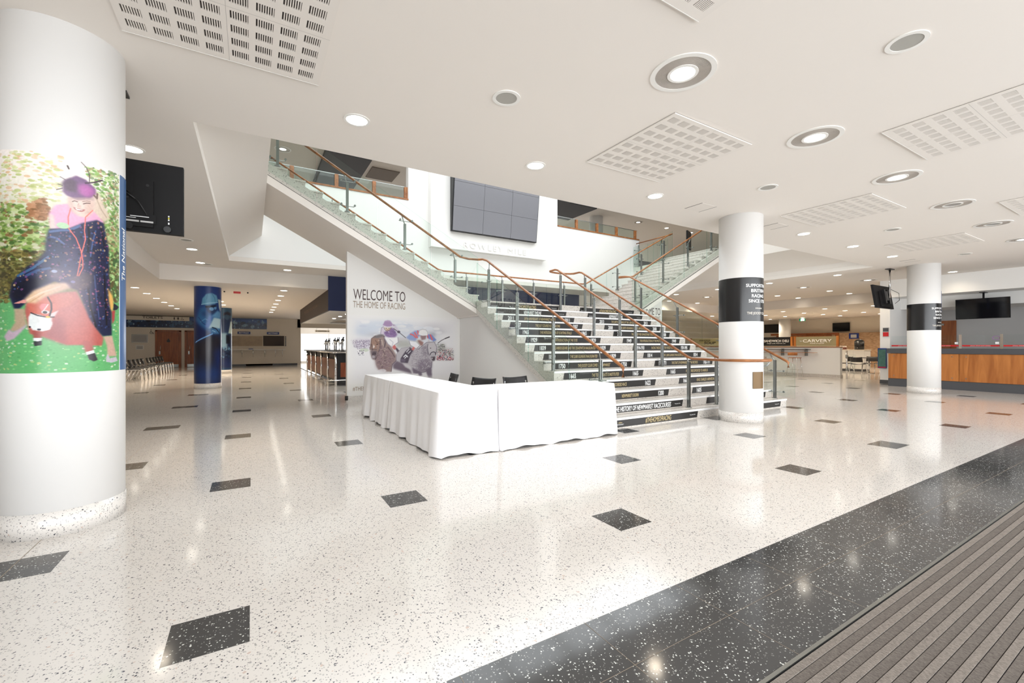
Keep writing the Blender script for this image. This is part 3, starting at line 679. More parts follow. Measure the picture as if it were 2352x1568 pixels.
# ---- toilets wall, back left (Y = 32.5)
YB = 32.49
hs = thing('toilets_sign', 'long cream sign reading TOILETS with figure symbols above the toilet doors', 'sign', (-4.3, YB, 3.0))
MB().box(-8.4, -3.18, YB-.16, YB, 3.0, 3.04).box(-8.4, -3.18, YB-.16, YB-.14, 2.76, 3.05).build('board', M_warm, hs)
text('lettering', 'TOILETS', (-5.36, YB-.165, 2.86), (1, 0, 0), M_brown, .13, .92, 'LEFT', hs, bold=.012)
def man(x, z, s, y=YB-.165, w=1.0):
    m = MB(); m.cyl((x, y, z+.155*s), .02*s, .004, 14, ax=1); m.prism([(x-.03*s*w, y, z+.06*s), (x+.03*s*w, y, z+.06*s), (x+.025*s, y, z+.13*s), (x-.025*s, y, z+.13*s)], (0, .004, 0)); m.prism([(x-.016*s, y, z), (x+.016*s, y, z), (x+.016*s, y, z+.07*s), (x-.016*s, y, z+.07*s)], (0, .004, 0)); return m
def wheelchair(x, z, s, y):
    m = MB(); pts = [(x+.05*s*math.cos(a), y, z+.05*s+.05*s*math.sin(a)) for a in [PI*.6+i*PI*1.3/12 for i in range(13)]]
    m.tube(pts, .007*s, 6); m.tube([(x-.01*s, y, z+.15*s), (x-.005*s, y, z+.07*s), (x+.045*s, y, z+.07*s), (x+.07*s, y, z+.01*s), (x+.09*s, y, z+.012*s)], .009*s, 6); m.sphere((x-.012*s, y, z+.175*s), .016*s, 8, 6); return m
m = man(-3.9, 2.80, 1.1); m2 = man(-3.72, 2.80, 1.1, w=1.6)
m.build('man_symbol', M_brown, hs); m2.build('woman_symbol', M_brown, hs); wheelchair(-3.52, 2.80, 1.0, YB-.165).build('wheelchair_symbol', M_brown, hs)
t = wheelchair(-4.98, 1.98, 1.3, YB-.01).build('wheelchair_symbol', M_brown); tag(t, 'dark wheelchair symbol on the cream wall beside the first toilet door', 'symbol')
def toilet_door(n, x0, x1, label, sign=True):
    d = MB().box(x0, x0+.11, YB-.06, YB, 0, 2.2).box(x1-.11, x1, YB-.06, YB, 0, 2.2).box(x0, x1, YB-.06, YB, 2.12, 2.2)
    o = struct('door_%d' % n, d, M_door, label)
    lf = MB().box(x0+.12, x1-.12, YB-.035, YB-.005, .01, 2.11).build('door_leaf', M_door, o)
    MB().box(x0+.13, x1-.13, YB-.04, YB-.035, .02, .19).build('kick_plate', M_steel, lf)
    MB().tube([(x0+.25, YB-.08, 1.0), (x0+.25, YB-.08, 1.3)], .014, 8).tube([(x0+.25, YB-.08, 1.02), (x0+.25, YB-.03, 1.02)], .01, 6).tube([(x0+.25, YB-.08, 1.28), (x0+.25, YB-.03, 1.28)], .01, 6).build('door_handle', M_chrome, lf)
    MB().box(x0+.17, x0+.24, YB-.045, YB-.035, .78, .97).build('lock', M_steel, lf)
    if sign: MB().box((x0+x1)/2-.08, (x0+x1)/2+.08, YB-.042, YB-.035, 1.5, 1.62).cyl(((x0+x1)/2, YB-.042, 1.66), .045, .007, 16, ax=1).build('door_plate', M_blackp, lf)
    return o
toilet_door(1, -4.80, -3.58, 'brown wooden toilet door with steel kick plate and black plate'); toilet_door(2, -3.42, -2.3, 'brown wooden door partly hidden behind the blue jockey column', False)
nb = thing('notice_frame', 'large grey framed notice on the cream wall left of the toilet door', 'notice', (-5.5, YB, 1.5))
MB().box(-5.86, -5.14, YB-.02, YB, 1.47, 1.94).build('frame', M_steel, nb); MB().box(-5.83, -5.17, YB-.024, YB-.02, 1.5, 1.91).build('panel', M_grey, nb)
m = MB()
for i in range(9): m.box(-5.80, -5.2, YB-.0255, YB-.024, 1.53+i*.04, 1.545+i*.04)
m.build('print', mat('grey_print', (.3, .3, .31), .7), nb)
nb = thing('notice_frame', 'small pale framed notice below the large grey one', 'notice', (-5.5, YB, 1.1))
MB().box(-5.68, -5.32, YB-.015, YB, 1.06, 1.32).build('frame', M_trimw, nb); MB().box(-5.64, -5.36, YB-.018, YB-.015, 1.1, 1.28).build('print', M_grey, nb)
# betting windows
bt = thing('betting_window', 'betting window with steel shelf and dark shutter in the back wall', 'betting window', (.6, YB, 1))
MB().box(-1.6, 2.05, YB-.03, YB, 1.24, 1.94).build('frame', M_warm, bt)
MB().box(-1.5, .62, YB-.04, YB-.03, 1.27, 1.90).build('counter_opening', mat('paper_wall', srgb(176, 160, 140), .7, var=.2, vscale=5), bt)
MB().box(.66, 1.86, YB-.05, YB-.03, 1.27, 1.93).build('shutter', M_brown, bt)
m = MB()
for i in range(7): m.box(1.9, 1.99, YB-.05, YB-.03, 1.27+i*.095, 1.33+i*.095)
m.build('leaflet_rack', M_greyp, bt)
MB().box(-1.9, 1.93, YB-.32, YB, 1.02, 1.06).build('shelf', M_trimw, bt)
for x in (-1.6, -.5, .1, .75, 1.35, 1.75): MB().tube([(x, YB-.25, 1.02), (x, YB-.22, .8), (x, YB-.02, .58)], .022, 8).build('bracket', M_chrome, bt)
MB().box(-.15, .1, YB-.25, YB-.12, 1.06, 1.10).build('box_file', M_blue, bt)
for x0, lb in ((.87, 'blue betting sign above the dark shutter'), (-.75, 'blue betting sign partly hidden behind the farther column')):
    s_ = thing('betting_sign', lb, 'sign', (x0, YB, 2.1)); MB().box(x0, x0+.7, YB-.05, YB, 2.02, 2.18).build('board', M_blue, s_)
    text('lettering', 'BETFRED', (x0+.35, YB-.053, 2.065), (1, 0, 0), M_white, .075, .55, 'CENTER', s_, bold=.02, shear=.2)
pm = MB().box(-.3, 1.2, YB-.02, YB-.005, .01, .12); tag(pm.build('skirting_panel', mat('pink_board', srgb(196, 150, 138), .6)), 'pinkish low panel at the foot of the betting wall', 'panel')
ds = thing('direction_sign', 'hanging direction sign with arrows in front of the bright far window', 'sign', (4.1, 33, 2.4))
MB().box(3.8, 4.75, 33, 33.04, 2.24, 2.38).build('board', M_warm, ds); MB().tube([(3.9, 33.02, 2.38), (3.9, 33.02, 2.5)], .01, 6).tube([(4.65, 33.02, 2.38), (4.65, 33.02, 2.5)], .01, 6).build('hanger', M_steel, ds)
MB().prism([(3.85, 32.995, 2.31), (3.93, 32.995, 2.35), (3.93, 32.995, 2.27)], (0, .004, 0)).prism([(4.70, 32.995, 2.31), (4.62, 32.995, 2.35), (4.62, 32.995, 2.27)], (0, .004, 0)).box(3.98, 4.55, 32.995, 33, 2.29, 2.33).build('lettering', M_brown, ds)
# ---- televisions
def tv(name, label, x0, x1, y0, y1, z0, z1, back=None, screen=None, pole=None, tilt=0):
    """body between the two ends (x0,y0)-(x1,y1)"""
    t = thing(name, label, 'television', ((x0+x1)/2, (y0+y1)/2, z0))
    a = Vector((x0, y0, 0)); b = Vector((x1, y1, 0)); d = (b-a).normalized(); n = Vector((-d.y, d.x, 0))
    def slab(nm, u0, u1, w0, w1, q0, q1, m_, par):
        mb = MB(); vs_ = []
        for zz in (q0, q1):
            for (u, w_) in ((u0, w0), (u1, w0), (u1, w1), (u0, w1)):
                p_ = a+d*u+n*(w_+tilt*(zz-z0)/(z1-z0)); vs_.append((p_.x, p_.y, zz))
        mb.add(vs_, [(0, 3, 2, 1), (4, 5, 6, 7), (0, 1, 5, 4), (1, 2, 6, 5), (2, 3, 7, 6), (3, 0, 4, 7)]); return mb.build(nm, m_, par)
    L_ = (b-a).length; body = slab('casing', 0, L_, -.03, .03, z0, z1, M_tvb, t)
    s = screen or 1; slab('screen', .015, L_-.015, .0305*s, .033*s, z0+.02, z1-.015, M_screen, t)
    h = z1-z0; bk = -s
    slab('rear_housing', .2*L_, .8*L_, .03*bk, .06*bk, z0+.06*h, z0+.72*h, M_tvb, t)
    if pole is not None:
        zt, col = pole; c_ = (a+b)/2+n*(.12*bk)
        mm = slab('mount', .44*L_, .56*L_, .06*bk, .12*bk, z0+.35*h, z0+.75*h, M_blackp, t)
        MB().cyl((c_.x, c_.y, z0+.45*h), .024, zt-z0-.45*h, 14).build('pole', col, t)
        MB().box(c_.x-.16, c_.x+.16, c_.y-.06, c_.y+.06, zt-.02, zt).build('ceiling_plate', M_blackp, t)
    return t, slab
t, sl = tv('television', 'large black television seen from behind, hung next to the big left column', -1.62, -.545, 5.11, 5.11, 2.31, 2.945, screen=1, pole=(3.48, M_blackp))
L_ = 1.075
MBc = MB()
for (u0, u1, q0, q1) in ((.70, .90, 2.385, 2.43), (.66, .69, 2.41, 2.43)): pass
rp = sl('port_panel', .58, .88, -.062, -.06, 2.38, 2.46, M_tvb, t)
sl('port_labels', .66, .76, -.0635, -.062, 2.385, 2.40, M_grey, rp); sl('port_labels', .77, .86, -.0635, -.062, 2.385, 2.40, M_grey, rp); sl('port_labels', .70, .83, -.0635, -.062, 2.432, 2.438, M_white, rp); sl('port_labels', .67, .74, -.0635, -.062, 2.418, 2.422, M_white, rp)
for q, mm_ in ((2.47, M_white), (2.452, mat('yellow_port', srgb(225, 215, 40), .4)), (2.436, M_white), (2.408, M_white)): sl('side_port', .962, .972, -.033, -.031, q-.006 if q != 2.408 else q-.012, q+.006, mm_, t)
MB().tube([(-.95, 5.03, 2.66), (-.86, 5.02, 2.56), (-.8, 5.02, 2.45)], .005, 6).tube([(-1.1, 5.03, 2.7), (-.93, 5.02, 2.62), (-.88, 5.02, 2.58)], .006, 6).build('cable', M_blackp, t)
for (x, z) in ((-.93, 2.35), (-.66, 2.345), (-1.2, 2.36), (-.94, 2.60), (-.80, 2.72)): MB().cyl((x, 5.045, z), .028 if z < 2.5 else .012, .035, 16, ax=1).build('foot_boss', M_blackp, t)
sl('vent_ridges', .55, .72, -.066, -.06, 2.6, 2.8, M_tvb, t)
t, sl = tv('television', 'television hung from a ceiling pole beside the right pier, back to the camera', 15.15, 16.30, 5.32, 5.32, 2.36, 3.02, screen=1, pole=(3.48, M_chrome), tilt=.10)
sl('bracket_arm', .42, .50, -.12, -.06, 2.5, 2.9, M_blackp, t); sl('bracket_arm', .68, .76, -.12, -.06, 2.5, 2.9, M_blackp, t)
MB().tube([(15.8, 5.2, 2.9), (16.05, 5.1, 2.8), (16.1, 5.1, 2.6), (15.95, 5.15, 2.5)], .006, 6).build('cable', M_blackp, t)
t, sl = tv('television', 'black television hung flat above the betting counter screens', 18.9, 18.9, 4.60, 3.46, 2.10, 2.71, screen=-1, pole=(2.9, M_blackp), tilt=-.04)
for (x, y0, y1, z0, z1, lb) in ((32.13, 13.55, 12.62, 2.2, 2.74, 'black television on the cream cafeteria wall left of the blue notice'), (32.13, 17.9, 16.7, 2.22, 2.82, 'black television on the cafeteria wall beside the plain white column')):
    tv('television', lb, x, x, y0, y1, z0, z1, screen=-1)
# ---- betting counter, right
XC_ = 17.55
bc2 = thing('betting_counter', 'long betting counter with orange wood panels and dark grey top', 'counter', (XC_, 4, 0))
MB().box(XC_+.02, 18.35, -2, 5.85, 0, .245).build('plinth', M_greyp, bc2)
MB().box(XC_-.03, 18.38, -2, 5.88, 1.045, 1.20).build('counter_top', M_greyp, bc2, bevel=.006)
for a, b in ((5.84, 4.215), (4.205, 2.6), (2.59, .98), (.97, -.62)):
    pnl = MB().box(XC_, XC_+.05, a, b, .25, 1.04).build('wood_panel', M_oak, bc2)
    m = MB()
    for y in (a-.14, b+.14):
        for z in (.34, .96): m.cyl((XC_-.006, y, z), .014, .008, 12, ax=0)
    m.build('screw_cap', M_steel, pnl)
MB().box(XC_+.06, 18.3, -2, 5.8, .245, 1.045).build('carcass', M_greyp, bc2)
gs = thing('glass_screen', 'row of glass screens with red warning strips on the betting counter', 'screen', (XC_+.2, 4, 1.2))
yp = [5.02, 4.208, 3.397, 2.586, 1.775, .964]
for y in yp: MB().box(XC_+.1, XC_+.14, y-.03, y+.03, 1.2, 1.605).build('screen_post', M_chrome, gs)
for a, b in zip([5.83]+yp, yp):
    g_ = MB().box(XC_+.117, XC_+.123, a-.032, b+.032, 1.22, 1.59).build('glass_pane', M_clear, gs)
    rs = MB().box(XC_+.113, XC_+.116, a-.034, b+.034, 1.262, 1.305).build('warning_strip', M_red, g_)
    text('lettering', 'please check your tickets', (XC_+.1125, (a+b)/2, 1.274), (0, -1, 0), M_white, .02, .40, 'CENTER', g_)
    MB().box(XC_+.112, XC_+.116, b+.05, b+.12, 1.33, 1.39).build('label_sticker', M_white, g_)
q = MB(); q.ring((0, 0), .045, .058, 0, .002, 24); v_ = q.v; q.v = [(XC_+.115, 3.5+x*1.3, 1.50+y) for x, y, z in v_]; q.build('oval_logo', mat('purple_ink', srgb(150, 110, 160), .5), gs)
# dark booth partition behind, door behind counter
d = MB().box(20.95, 21.0, 6.02, 5.1, 0, 2.16); o = struct('door_3', d, M_door, 'brown door behind the betting counter')
MB().box(20.90, 20.95, 5.75, 5.4, 2.0, 2.06).build('door_closer', M_steel, o)
MB().box(20.9, 20.94, 5.7, 5.5, .9, 1.5).build('door_poster', M_grey, o)
sg = thing('info_sign', 'small grey and red information sign on the white pier', 'sign', (18.39, 6.2, 1.7))
MB().box(18.38, 18.4, 6.10, 6.27, 1.58, 1.90).build('board', M_grey, sg); MB().box(18.376, 18.38, 6.11, 6.26, 1.6, 1.74).build('red_field', M_red, sg); MB().box(18.376, 18.38, 6.11, 6.26, 1.76, 1.88).build('blue_field', M_greyp, sg)
sg = thing('poster', 'green and white poster with blue border low on the pier corner', 'poster', (18.36, 6.3, 1.0))
MB().box(18.36, 18.38, 6.16, 6.40, .52, 1.20).build('board', M_blue, sg); MB().box(18.355, 18.36, 6.175, 6.385, .58, 1.16).build('print', mat('green_print', srgb(70, 112, 104), .5, var=.4, vscale=12), sg); MB().box(18.354, 18.36, 6.175, 6.385, .54, .57).build('red_strip', M_red, sg)
bn = MB().box(16.6, 16.63, 4.34, 4.38, 2.23, 2.82).box(16.612, 16.618, 4.355, 4.365, 2.82, 3.48); tag(bn.build('hanging_banner', M_blue), 'narrow dark blue banner edge behind the banded column by the betting counter', 'banner')
# ---- cafeteria
XL = 20.1
lw_ = thing('servery_wall', 'low white servery wall with granite base and wooden capping', 'half wall', (XL, 11, 0))
MB().box(XL, XL+.18, 8.22, 20.9, .12, 1.21).build('wall_panel', M_wall, lw_); MB().box(XL-.005, XL+.19, 8.2, 20.9, 0, .12).build('granite_base', M_terrs, lw_)
MB().box(XL-.02, XL+.2, 8.2, 20.9, 1.21, 1.245).build('capping', M_wood, lw_)
sh = thing('shelf_rail', 'black tray rail with a slim wooden ledge on the servery wall', 'rail', (XL-.15, 10, 1))
MB().box(XL-.2, XL-.06, 9.25, 14, 1.11, 1.135).build('tray_rail', M_blackp, sh); MB().box(XL-.32, XL-.06, 9.0, 14, .99, 1.005).build('ledge', M_oak, sh)
for y in (9.4, 10.35, 11.3, 12.25): MB().box(XL-.22, XL, y-.012, y+.012, .86, 1.16).build('bracket', M_steel, sh)
sg0 = thing('steel_gate', 'glass gate with chrome post at the end of the servery wall', 'gate', (XL, 8.1, 0))
MB().cyl((XL+.02, 8.0, 0), .03, 1.1, 14).build('gate_post', M_chrome, sg0); MB().box(XL+.02, XL+.03, 7.7, 7.95, .15, .95).build('glass_pane', M_clear, sg0)
MB().cyl((XL+.02, 8.0, .3), .045, .12, 14).cyl((XL+.02, 8.0, .8), .045, .12, 14).build('hinge', M_steel, sg0)
def make_stool():
    r = thing('bar_stool', '', 'bar stool')
    MB().box(-.19, .19, -.18, .18, .765, .79).build('seat', M_oak, r, bevel=.01)
    m = MB(); vv = []
    for th in (0, .015):
        for z in (.88, 1.0):
            for i in range(9): u = i/8-.5; vv.append((u*.38, .17+th+.04*(1-(2*u)**2), z))
    m.add(vv, [(i, i+1, 9+i+1, 9+i) for i in range(8)]+[(18+i, 27+i, 27+i+1, 18+i+1) for i in range(8)]+[(i, 18+i, 18+i+1, i+1) for i in range(8)]+[(9+i, 9+i+1, 27+i+1, 27+i) for i in range(8)], 0, True)
    m.build('backrest', M_oak, r)
    for sx in (-1, 1):
        MB().tube([(sx*.15, -.15, .765), (sx*.22, -.22, 0)], .011, 8).build('leg', M_chrome, r)
        MB().tube([(sx*.17, .18, .98), (sx*.16, .17, .765), (sx*.22, .22, 0)], .011, 8).build('leg', M_chrome, r)
    for sx in (-1, 1): MB().tube([(sx*.20, -.20, .27), (sx*.20, .20, .27)], .008, 8).build('footrest', M_chrome, r)
    MB().tube([(-.20, -.20, .27), (.20, -.20, .27)], .008, 8).build('footrest', M_chrome, r)
    return r
s0 = make_stool()
for i, (x, y) in enumerate([(19.72, 9.72), (19.7, 11.15)]):
    c = s0 if i == 0 else copy_tree(s0); c.location = (x, y, 0); c.rotation_euler.z = PI/2
    tag(c, ['wooden bar stool with chrome legs standing clear at the servery wall', 'wooden bar stool at the servery wall seen through the stair glass'][i], 'bar stool', 'stools at the servery wall')
def board(label, y0, y1, mcol, texts, name='menu_board', x=27.0, z0=1.28, z1=1.80, frame=M_oak):
    y1, y0 = sorted((y0, y1)); t = thing(name, label, 'sign', (x, (y0+y1)/2, z0)); MB().box(x, x+.05, y0, y1, z0, z1).build('board', mcol, t)
    if frame: MB().box(x-.01, x+.06, y0-.12, y0, z0-.02, z1+.02).box(x-.01, x+.06, y1, y1+.12, z0-.02, z1+.02).build('frame', frame, t)
    for (tx, yc, zc, h, w_, m_, sr) in texts: text('lettering', tx, (x-.012, yc, zc), (0, -1, 0), m_, h, w_, 'CENTER', t, bold=.015, shear=sr)
    MB().box(x+.1, x+.9, y0, y1, 0, z0).build('servery_unit', M_warm, t)
    return t
board('black sign reading SANDWICH DELI above the servery', 15.9, 13.42, M_blackp, [('SANDWICH DELI', 14.35, 1.50, .15, 1.45, M_white, 0), ('simply made, fresh for you', 14.35, 1.40, .05, 1.1, M_white, .3)])
board('olive sign reading CARVERY above the servery', 13.36, 11.1, mat('olive_board', srgb(142, 134, 104), .6), [('CARVERY', 12.15, 1.48, .17, 1.45, M_white, 0), ('THE', 12.98, 1.51, .07, .12, M_white, 0), ('freshly prepared', 12.15, 1.40, .05, .7, M_white, 0)])
board('cream sign reading SERIOUS SOUP behind the stair glass', 20.3, 17.9, mat('cream_board', srgb(214, 200, 146), .6), [('SERIOUS', 19.15, 1.60, .08, .9, M_brown, .2), ('SOUP', 18.75, 1.40, .17, .9, M_brown, .2)])
b_ = MB().box(31.9, 32.18, 6, 15.0, 0, 2.1)
def brick():
    m = bpy.data.materials.new('buff_brick'); m.use_nodes = True; nt = m.node_tree; b = nt.nodes['Principled BSDF']
    g = nt.nodes.new('ShaderNodeNewGeometry'); s_ = nt.nodes.new('ShaderNodeSeparateXYZ'); c_ = nt.nodes.new('ShaderNodeCombineXYZ'); nt.links.new(g.outputs['Position'], s_.inputs[0]); nt.links.new(s_.outputs[1], c_.inputs[0]); nt.links.new(s_.outputs[2], c_.inputs[1])
    t = nt.nodes.new('ShaderNodeTexBrick'); nt.links.new(c_.outputs[0], t.inputs['Vector']); t.inputs['Scale'].default_value = 4.5; t.inputs['Color1'].default_value = (*srgb(190, 156, 122), 1); t.inputs['Color2'].default_value = (*srgb(160, 124, 92), 1); t.inputs['Mortar'].default_value = (*srgb(180, 160, 136), 1); t.inputs['Mortar Size'].default_value = .012
    nt.links.new(t.outputs[0], b.inputs['Base Color']); b.inputs['Roughness'].default_value = .8; return m
struct('wall_brick', b_, brick())
b_ = MB().box(31.85, 31.9, 17.3, 13.1, 2.0, 2.12).box(31.85, 31.9, 13.3, 13.1, 0, 2.0); struct('trim_5', b_, M_door)
d = MB().box(31.82, 31.88, 16.9, 13.5, 0, 1.98); struct('door_4', d, M_door, 'brown doors behind the carvery sign')
bs = thing('blue_notice', 'blue notice with white print on the brick wall', 'notice', (31.85, 12.3, 1.9)); MB().box(31.84, 31.9, 12.55, 12.05, 1.72, 2.06).build('board', M_blue, bs); MB().box(31.83, 31.84, 12.45, 12.15, 1.78, 1.98).build('print', M_grey, bs)
ex_ = thing('exit_sign', 'green and white emergency exit sign hanging from the cafeteria ceiling', 'sign', (30, 14.2, 2.9)); MB().box(29.95, 30.0, 14.5, 14.15, 2.84, 3.0).build('board', mat('exit_green', srgb(30, 140, 110), .4, emit=srgb(30, 140, 110), es=.12), ex_); MB().box(29.94, 29.95, 14.40, 14.32, 2.86, 2.98).box(29.94, 29.95, 14.28, 14.2, 2.86, 2.98).build('symbols', M_white, ex_)
MB().tube([(29.97, 14.32, 3.0), (29.97, 14.32, 3.06)], .01, 6).build('hanger', M_steel, ex_)
cb = thing('service_cabinet', 'pale cabinet with dark plinth carrying the black urn', 'cabinet', (26.3, 10, 0)); MB().box(26, 26.7, 9.6, 11.4, .12, 1.05).build('carcass', M_wall, cb); MB().box(26.05, 26.65, 9.62, 11.38, 0, .12).build('plinth', M_greyp, cb); MB().box(25.97, 26.73, 9.57, 11.43, 1.05, 1.09).build('worktop', M_warm, cb)
for y in (9.6, 10.05, 10.5, 10.95): MB().box(25.985, 26, y+.01, y+.44, .14, 1.04).build('door', M_trimw, cb)
ur = thing('water_urn', 'tall black cylindrical urn on the pale cabinet', 'urn', (26.3, 9.9, 1.09)); MB().cyl((26.3, 9.92, 1.09), .2, .42, 28).build('body', M_blackp, ur); MB().cyl((26.3, 9.92, 1.51), .2, .09, 28, r2=.10).cyl((26.3, 9.92, 1.6), .03, .03, 12).build('lid', M_blackp, ur); MB().cyl((26.08, 9.92, 1.18), .02, .03, 10, ax=0).build('tap', M_chrome, ur)
for i, (y, r) in enumerate(((10.9, .13), (10.55, .10))):
    o = MB().cyl((26.3, y, 1.09), r, .04, 18, r2=r*1.15).sphere((26.3, y, 1.17), r*.9, 10, 6, sz=.7).build('fruit_bowl', mat('brown_bowl_%s' % 'ab'[i], srgb(110, 60, 44), .4)); tag(o, ['dark heaped bowl at the left end of the pale cabinet', 'smaller dark bowl between the larger bowl and the urn'][i], 'bowl', 'bowls on the cabinet')
ct = thing('cafe_table', 'small dark cafe table on a chrome leg near the servery', 'table', (24.6, 8.9, 0)); MB().cyl((24.6, 8.9, .71), .38, .03, 32).build('table_top', M_greyp, ct); MB().cyl((24.6, 8.9, .02), .03, .69, 12).build('leg', M_chrome, ct); MB().cyl((24.6, 8.9, 0), .22, .02, 24).build('base', M_chrome, ct)
for x, y, rz, lb in ((23.85, 9.05, PI/2, 'black cafe chair on the near side of the cafe table, back to the hall'), (24.5, 9.8, PI, 'black cafe chair turned sideways left of the cafe table'), (24.9, 8.15, -.3, 'black cafe chair partly behind the white pier at the cafe table'), (25.35, 9.1, -PI/2, 'black cafe chair on the far side of the cafe table')):
    place_chair(x, y, rz, lb, 'chairs at the cafe table')
# ---- upper level fittings
vw = thing('video_wall', 'large grey video wall of nine panels on the upper white wall', 'video wall', (7.2, 13.1, 5.02))
M_vw = mat('grey_display', srgb(132, 132, 138), .18)
for r_ in range(3):
    for c_ in range(3):
        z0 = 5.02+r_*.772; y0 = 13.06-.115*(z0-5.02); y1 = 13.06-.115*(z0+.765-5.02); x0 = 5.575+c_*1.082
        MB().prism([(x0, y0, z0), (x0+1.073, y0, z0), (x0+1.073, y1, z0+.765), (x0, y1, z0+.765)], (0, .05, 0)).build('display', M_vw, vw)
MB().prism([(5.54, 13.18, 5.0), (5.54, 13.10, 5.0), (5.54, 12.83, 7.35), (5.54, 13.18, 7.35)], (3.31, 0, 0)).build('frame', M_blackp, vw)
rm = thing('wall_sign', 'white raised panel reading ROWLEY MILE below the video wall', 'sign', (7.2, 13.3, 4.44))
MB().box(4.89, 9.36, 13.20, 13.418, 4.44, 7.6).build('panel', M_wall, rm); text('lettering', 'ROWLEY MILE', (6.02, 13.197, 4.53), (1, 0, 0), M_wall, .185, 2.44, 'LEFT', rm, bold=.0, extrude=.014, space=1.35)
def balcony(label, x0, x1, posts, open_left=False):
    t = thing('balcony_rail', label, 'balustrade', ((x0+x1)/2, 13.5, 5.85))
    MB().box(x0, x1, 13.40, 13.68, 5.84, 5.885).build('sill', M_wood, t)
    for x in posts: MB().box(x-.05, x+.05, 13.5, 13.58, 5.885, 6.27).build('post', M_wood, t)
    xs_ = [x0]+list(posts)
    for a, b in zip(xs_, xs_[1:]+[x1]):
        if b-a > .3: MB().box(a+.07, b-.07, 13.535, 13.545, 5.90, 6.26).build('glass_pane', M_gpan, t)
    MB().box(x0, x1, 13.53, 13.55, 6.265, 6.285).build('top_rail', M_steel, t)
M_gpan = glassmat('balcony_glass', (.86, .92, .90), 1.2)
balcony('wood-posted glass balcony rail in the left upper opening', -3, 4.23, (-.2, .964, 2.13, 3.2, 4.18))
balcony('wood-posted glass balcony rail in the right upper opening', 10.03, 14.42, (11.05, 12.12, 13.2, 14.3))
tv('television', 'slim dark television upstairs beyond the right stair flight', 15.6, 16.1, 11.9, 12.1, 5.35, 6.1, screen=-1)
us_ = MB().box(16.2, 18.9, 15.5, 15.9, 4.65, 5.55); tag(us_.build('upper_bar_counter', M_greyp), 'dark counter on the upper floor beyond the balcony glass', 'counter')
# band signs and plaque
def band(cx, cy, z0, z1, label, deg, par_scale=1.0):
    t = thing('column_band', label, 'sign', (cx, cy, z0)); r = .3435; n = 96
    MB().ring((cx, cy), r-.0008, r+.0015, z0, z1, n).build('band', M_satin, t)
    def arc_text(txt, thr, z, h, arc, m_, nm='lettering', bold=.02):
        me = text_mesh(txt, 1.0, 1, 0, bold); xs_ = [v.co.x for v in me.vertices]; x0, x1 = min(xs_), max(xs_); k = arc/(x1-x0); kz = h/.73
        bm = bmesh.new(); bm.from_mesh(me); bmesh.ops.triangulate(bm, faces=bm.faces)
        for v in bm.verts:
            th = math.radians(thr)-(x1-v.co.x)*k/r; zz = z+v.co.y*kz
            v.co = Vector((cx+(r+.0025)*math.cos(th), cy+(r+.0025)*math.sin(th), zz))
        me2 = bpy.data.meshes.new(nm); bm.to_mesh(me2); bm.free(); me2.materials.append(m_); o = bpy.data.objects.new(nm, me2); C.objects.link(o); put(o, t)
    def arc_left(txt, thl, z, h, arc, m_): arc_text(txt, thl+math.degrees(arc/r), z, h, arc, m_)
    c = deg
    for txt, z, arc in (('SUPPORTING', 2.25, .45), ('BRITISH', 2.165, .29), ('RACING', 2.08, .27), ('SINCE 1750', 1.995, .37)):
        arc_text(txt, c+math.degrees(arc/2/r), z, .052, arc, M_white)
    q = MB()
    for j in range(5):
        th = math.radians(c+(j-2)*5); px_, py_ = cx+(r+.003)*math.cos(th), cy+(r+.003)*math.sin(th); dx, dy = -math.sin(th)*.012, math.cos(th)*.012
        q.add([(px_-dx, py_-dy, 1.90), (px_, py_, 1.885), (px_+dx, py_+dy, 1.90), (px_, py_, 1.915)], [(0, 1, 2, 3)])
    q.build('crest', M_pale, t)
    arc_text('THE JOCKEY CLUB', c+math.degrees(.19/r), 1.80, .04, .40, M_pale)
M_pale = mat('pale_ink', srgb(214, 208, 198), .5)
M_satin = mat('black_satin_vinyl', (.018, .018, .019), .22)
band(7.24, 4.44, 1.685, 2.41, 'black band with white lettering round the column at the foot of the stairs', -98)
band(15.75, 4.47, 1.70, 2.41, 'black band with white lettering round the column by the betting counter', -100)
pq = thing('brass_plaque', 'small brass plaque low on the column at the foot of the stairs', 'plaque', (7.24, 4.1, .57))
M_brass = mat('brass', srgb(112, 86, 50), .4, .2)
q = MB()
for k_ in range(8):
    t0, t1 = math.radians(-118+k_*4.6), math.radians(-118+(k_+1)*4.6); rr = .350
    q.add([(7.24+rr*math.cos(t0), 4.44+rr*math.sin(t0), .575), (7.24+rr*math.cos(t1), 4.44+rr*math.sin(t1), .575), (7.24+rr*math.cos(t1), 4.44+rr*math.sin(t1), .85), (7.24+rr*math.cos(t0), 4.44+rr*math.sin(t0), .85)], [(0, 1, 2, 3)])
o = q.build('plate', M_brass, pq); so = o.modifiers.new('s', 'SOLIDIFY'); so.thickness = .007; so.offset = -1
q = MB()
for (z, wd) in ((.82, 10), (.74, 4), (.725, 6), (.68, 5), (.63, 9), (.615, 7)):
    t0, t1 = math.radians(-100-wd/1.2), math.radians(-100+wd/1.2); rr = .3515
    q.add([(7.24+rr*math.cos(t0), 4.44+rr*math.sin(t0), z), (7.24+rr*math.cos(t1), 4.44+rr*math.sin(t1), z), (7.24+rr*math.cos(t1), 4.44+rr*math.sin(t1), z+.008), (7.24+rr*math.cos(t0), 4.44+rr*math.sin(t0), z+.008)], [(0, 1, 2, 3)])
q.build('engraving', M_gold, pq)
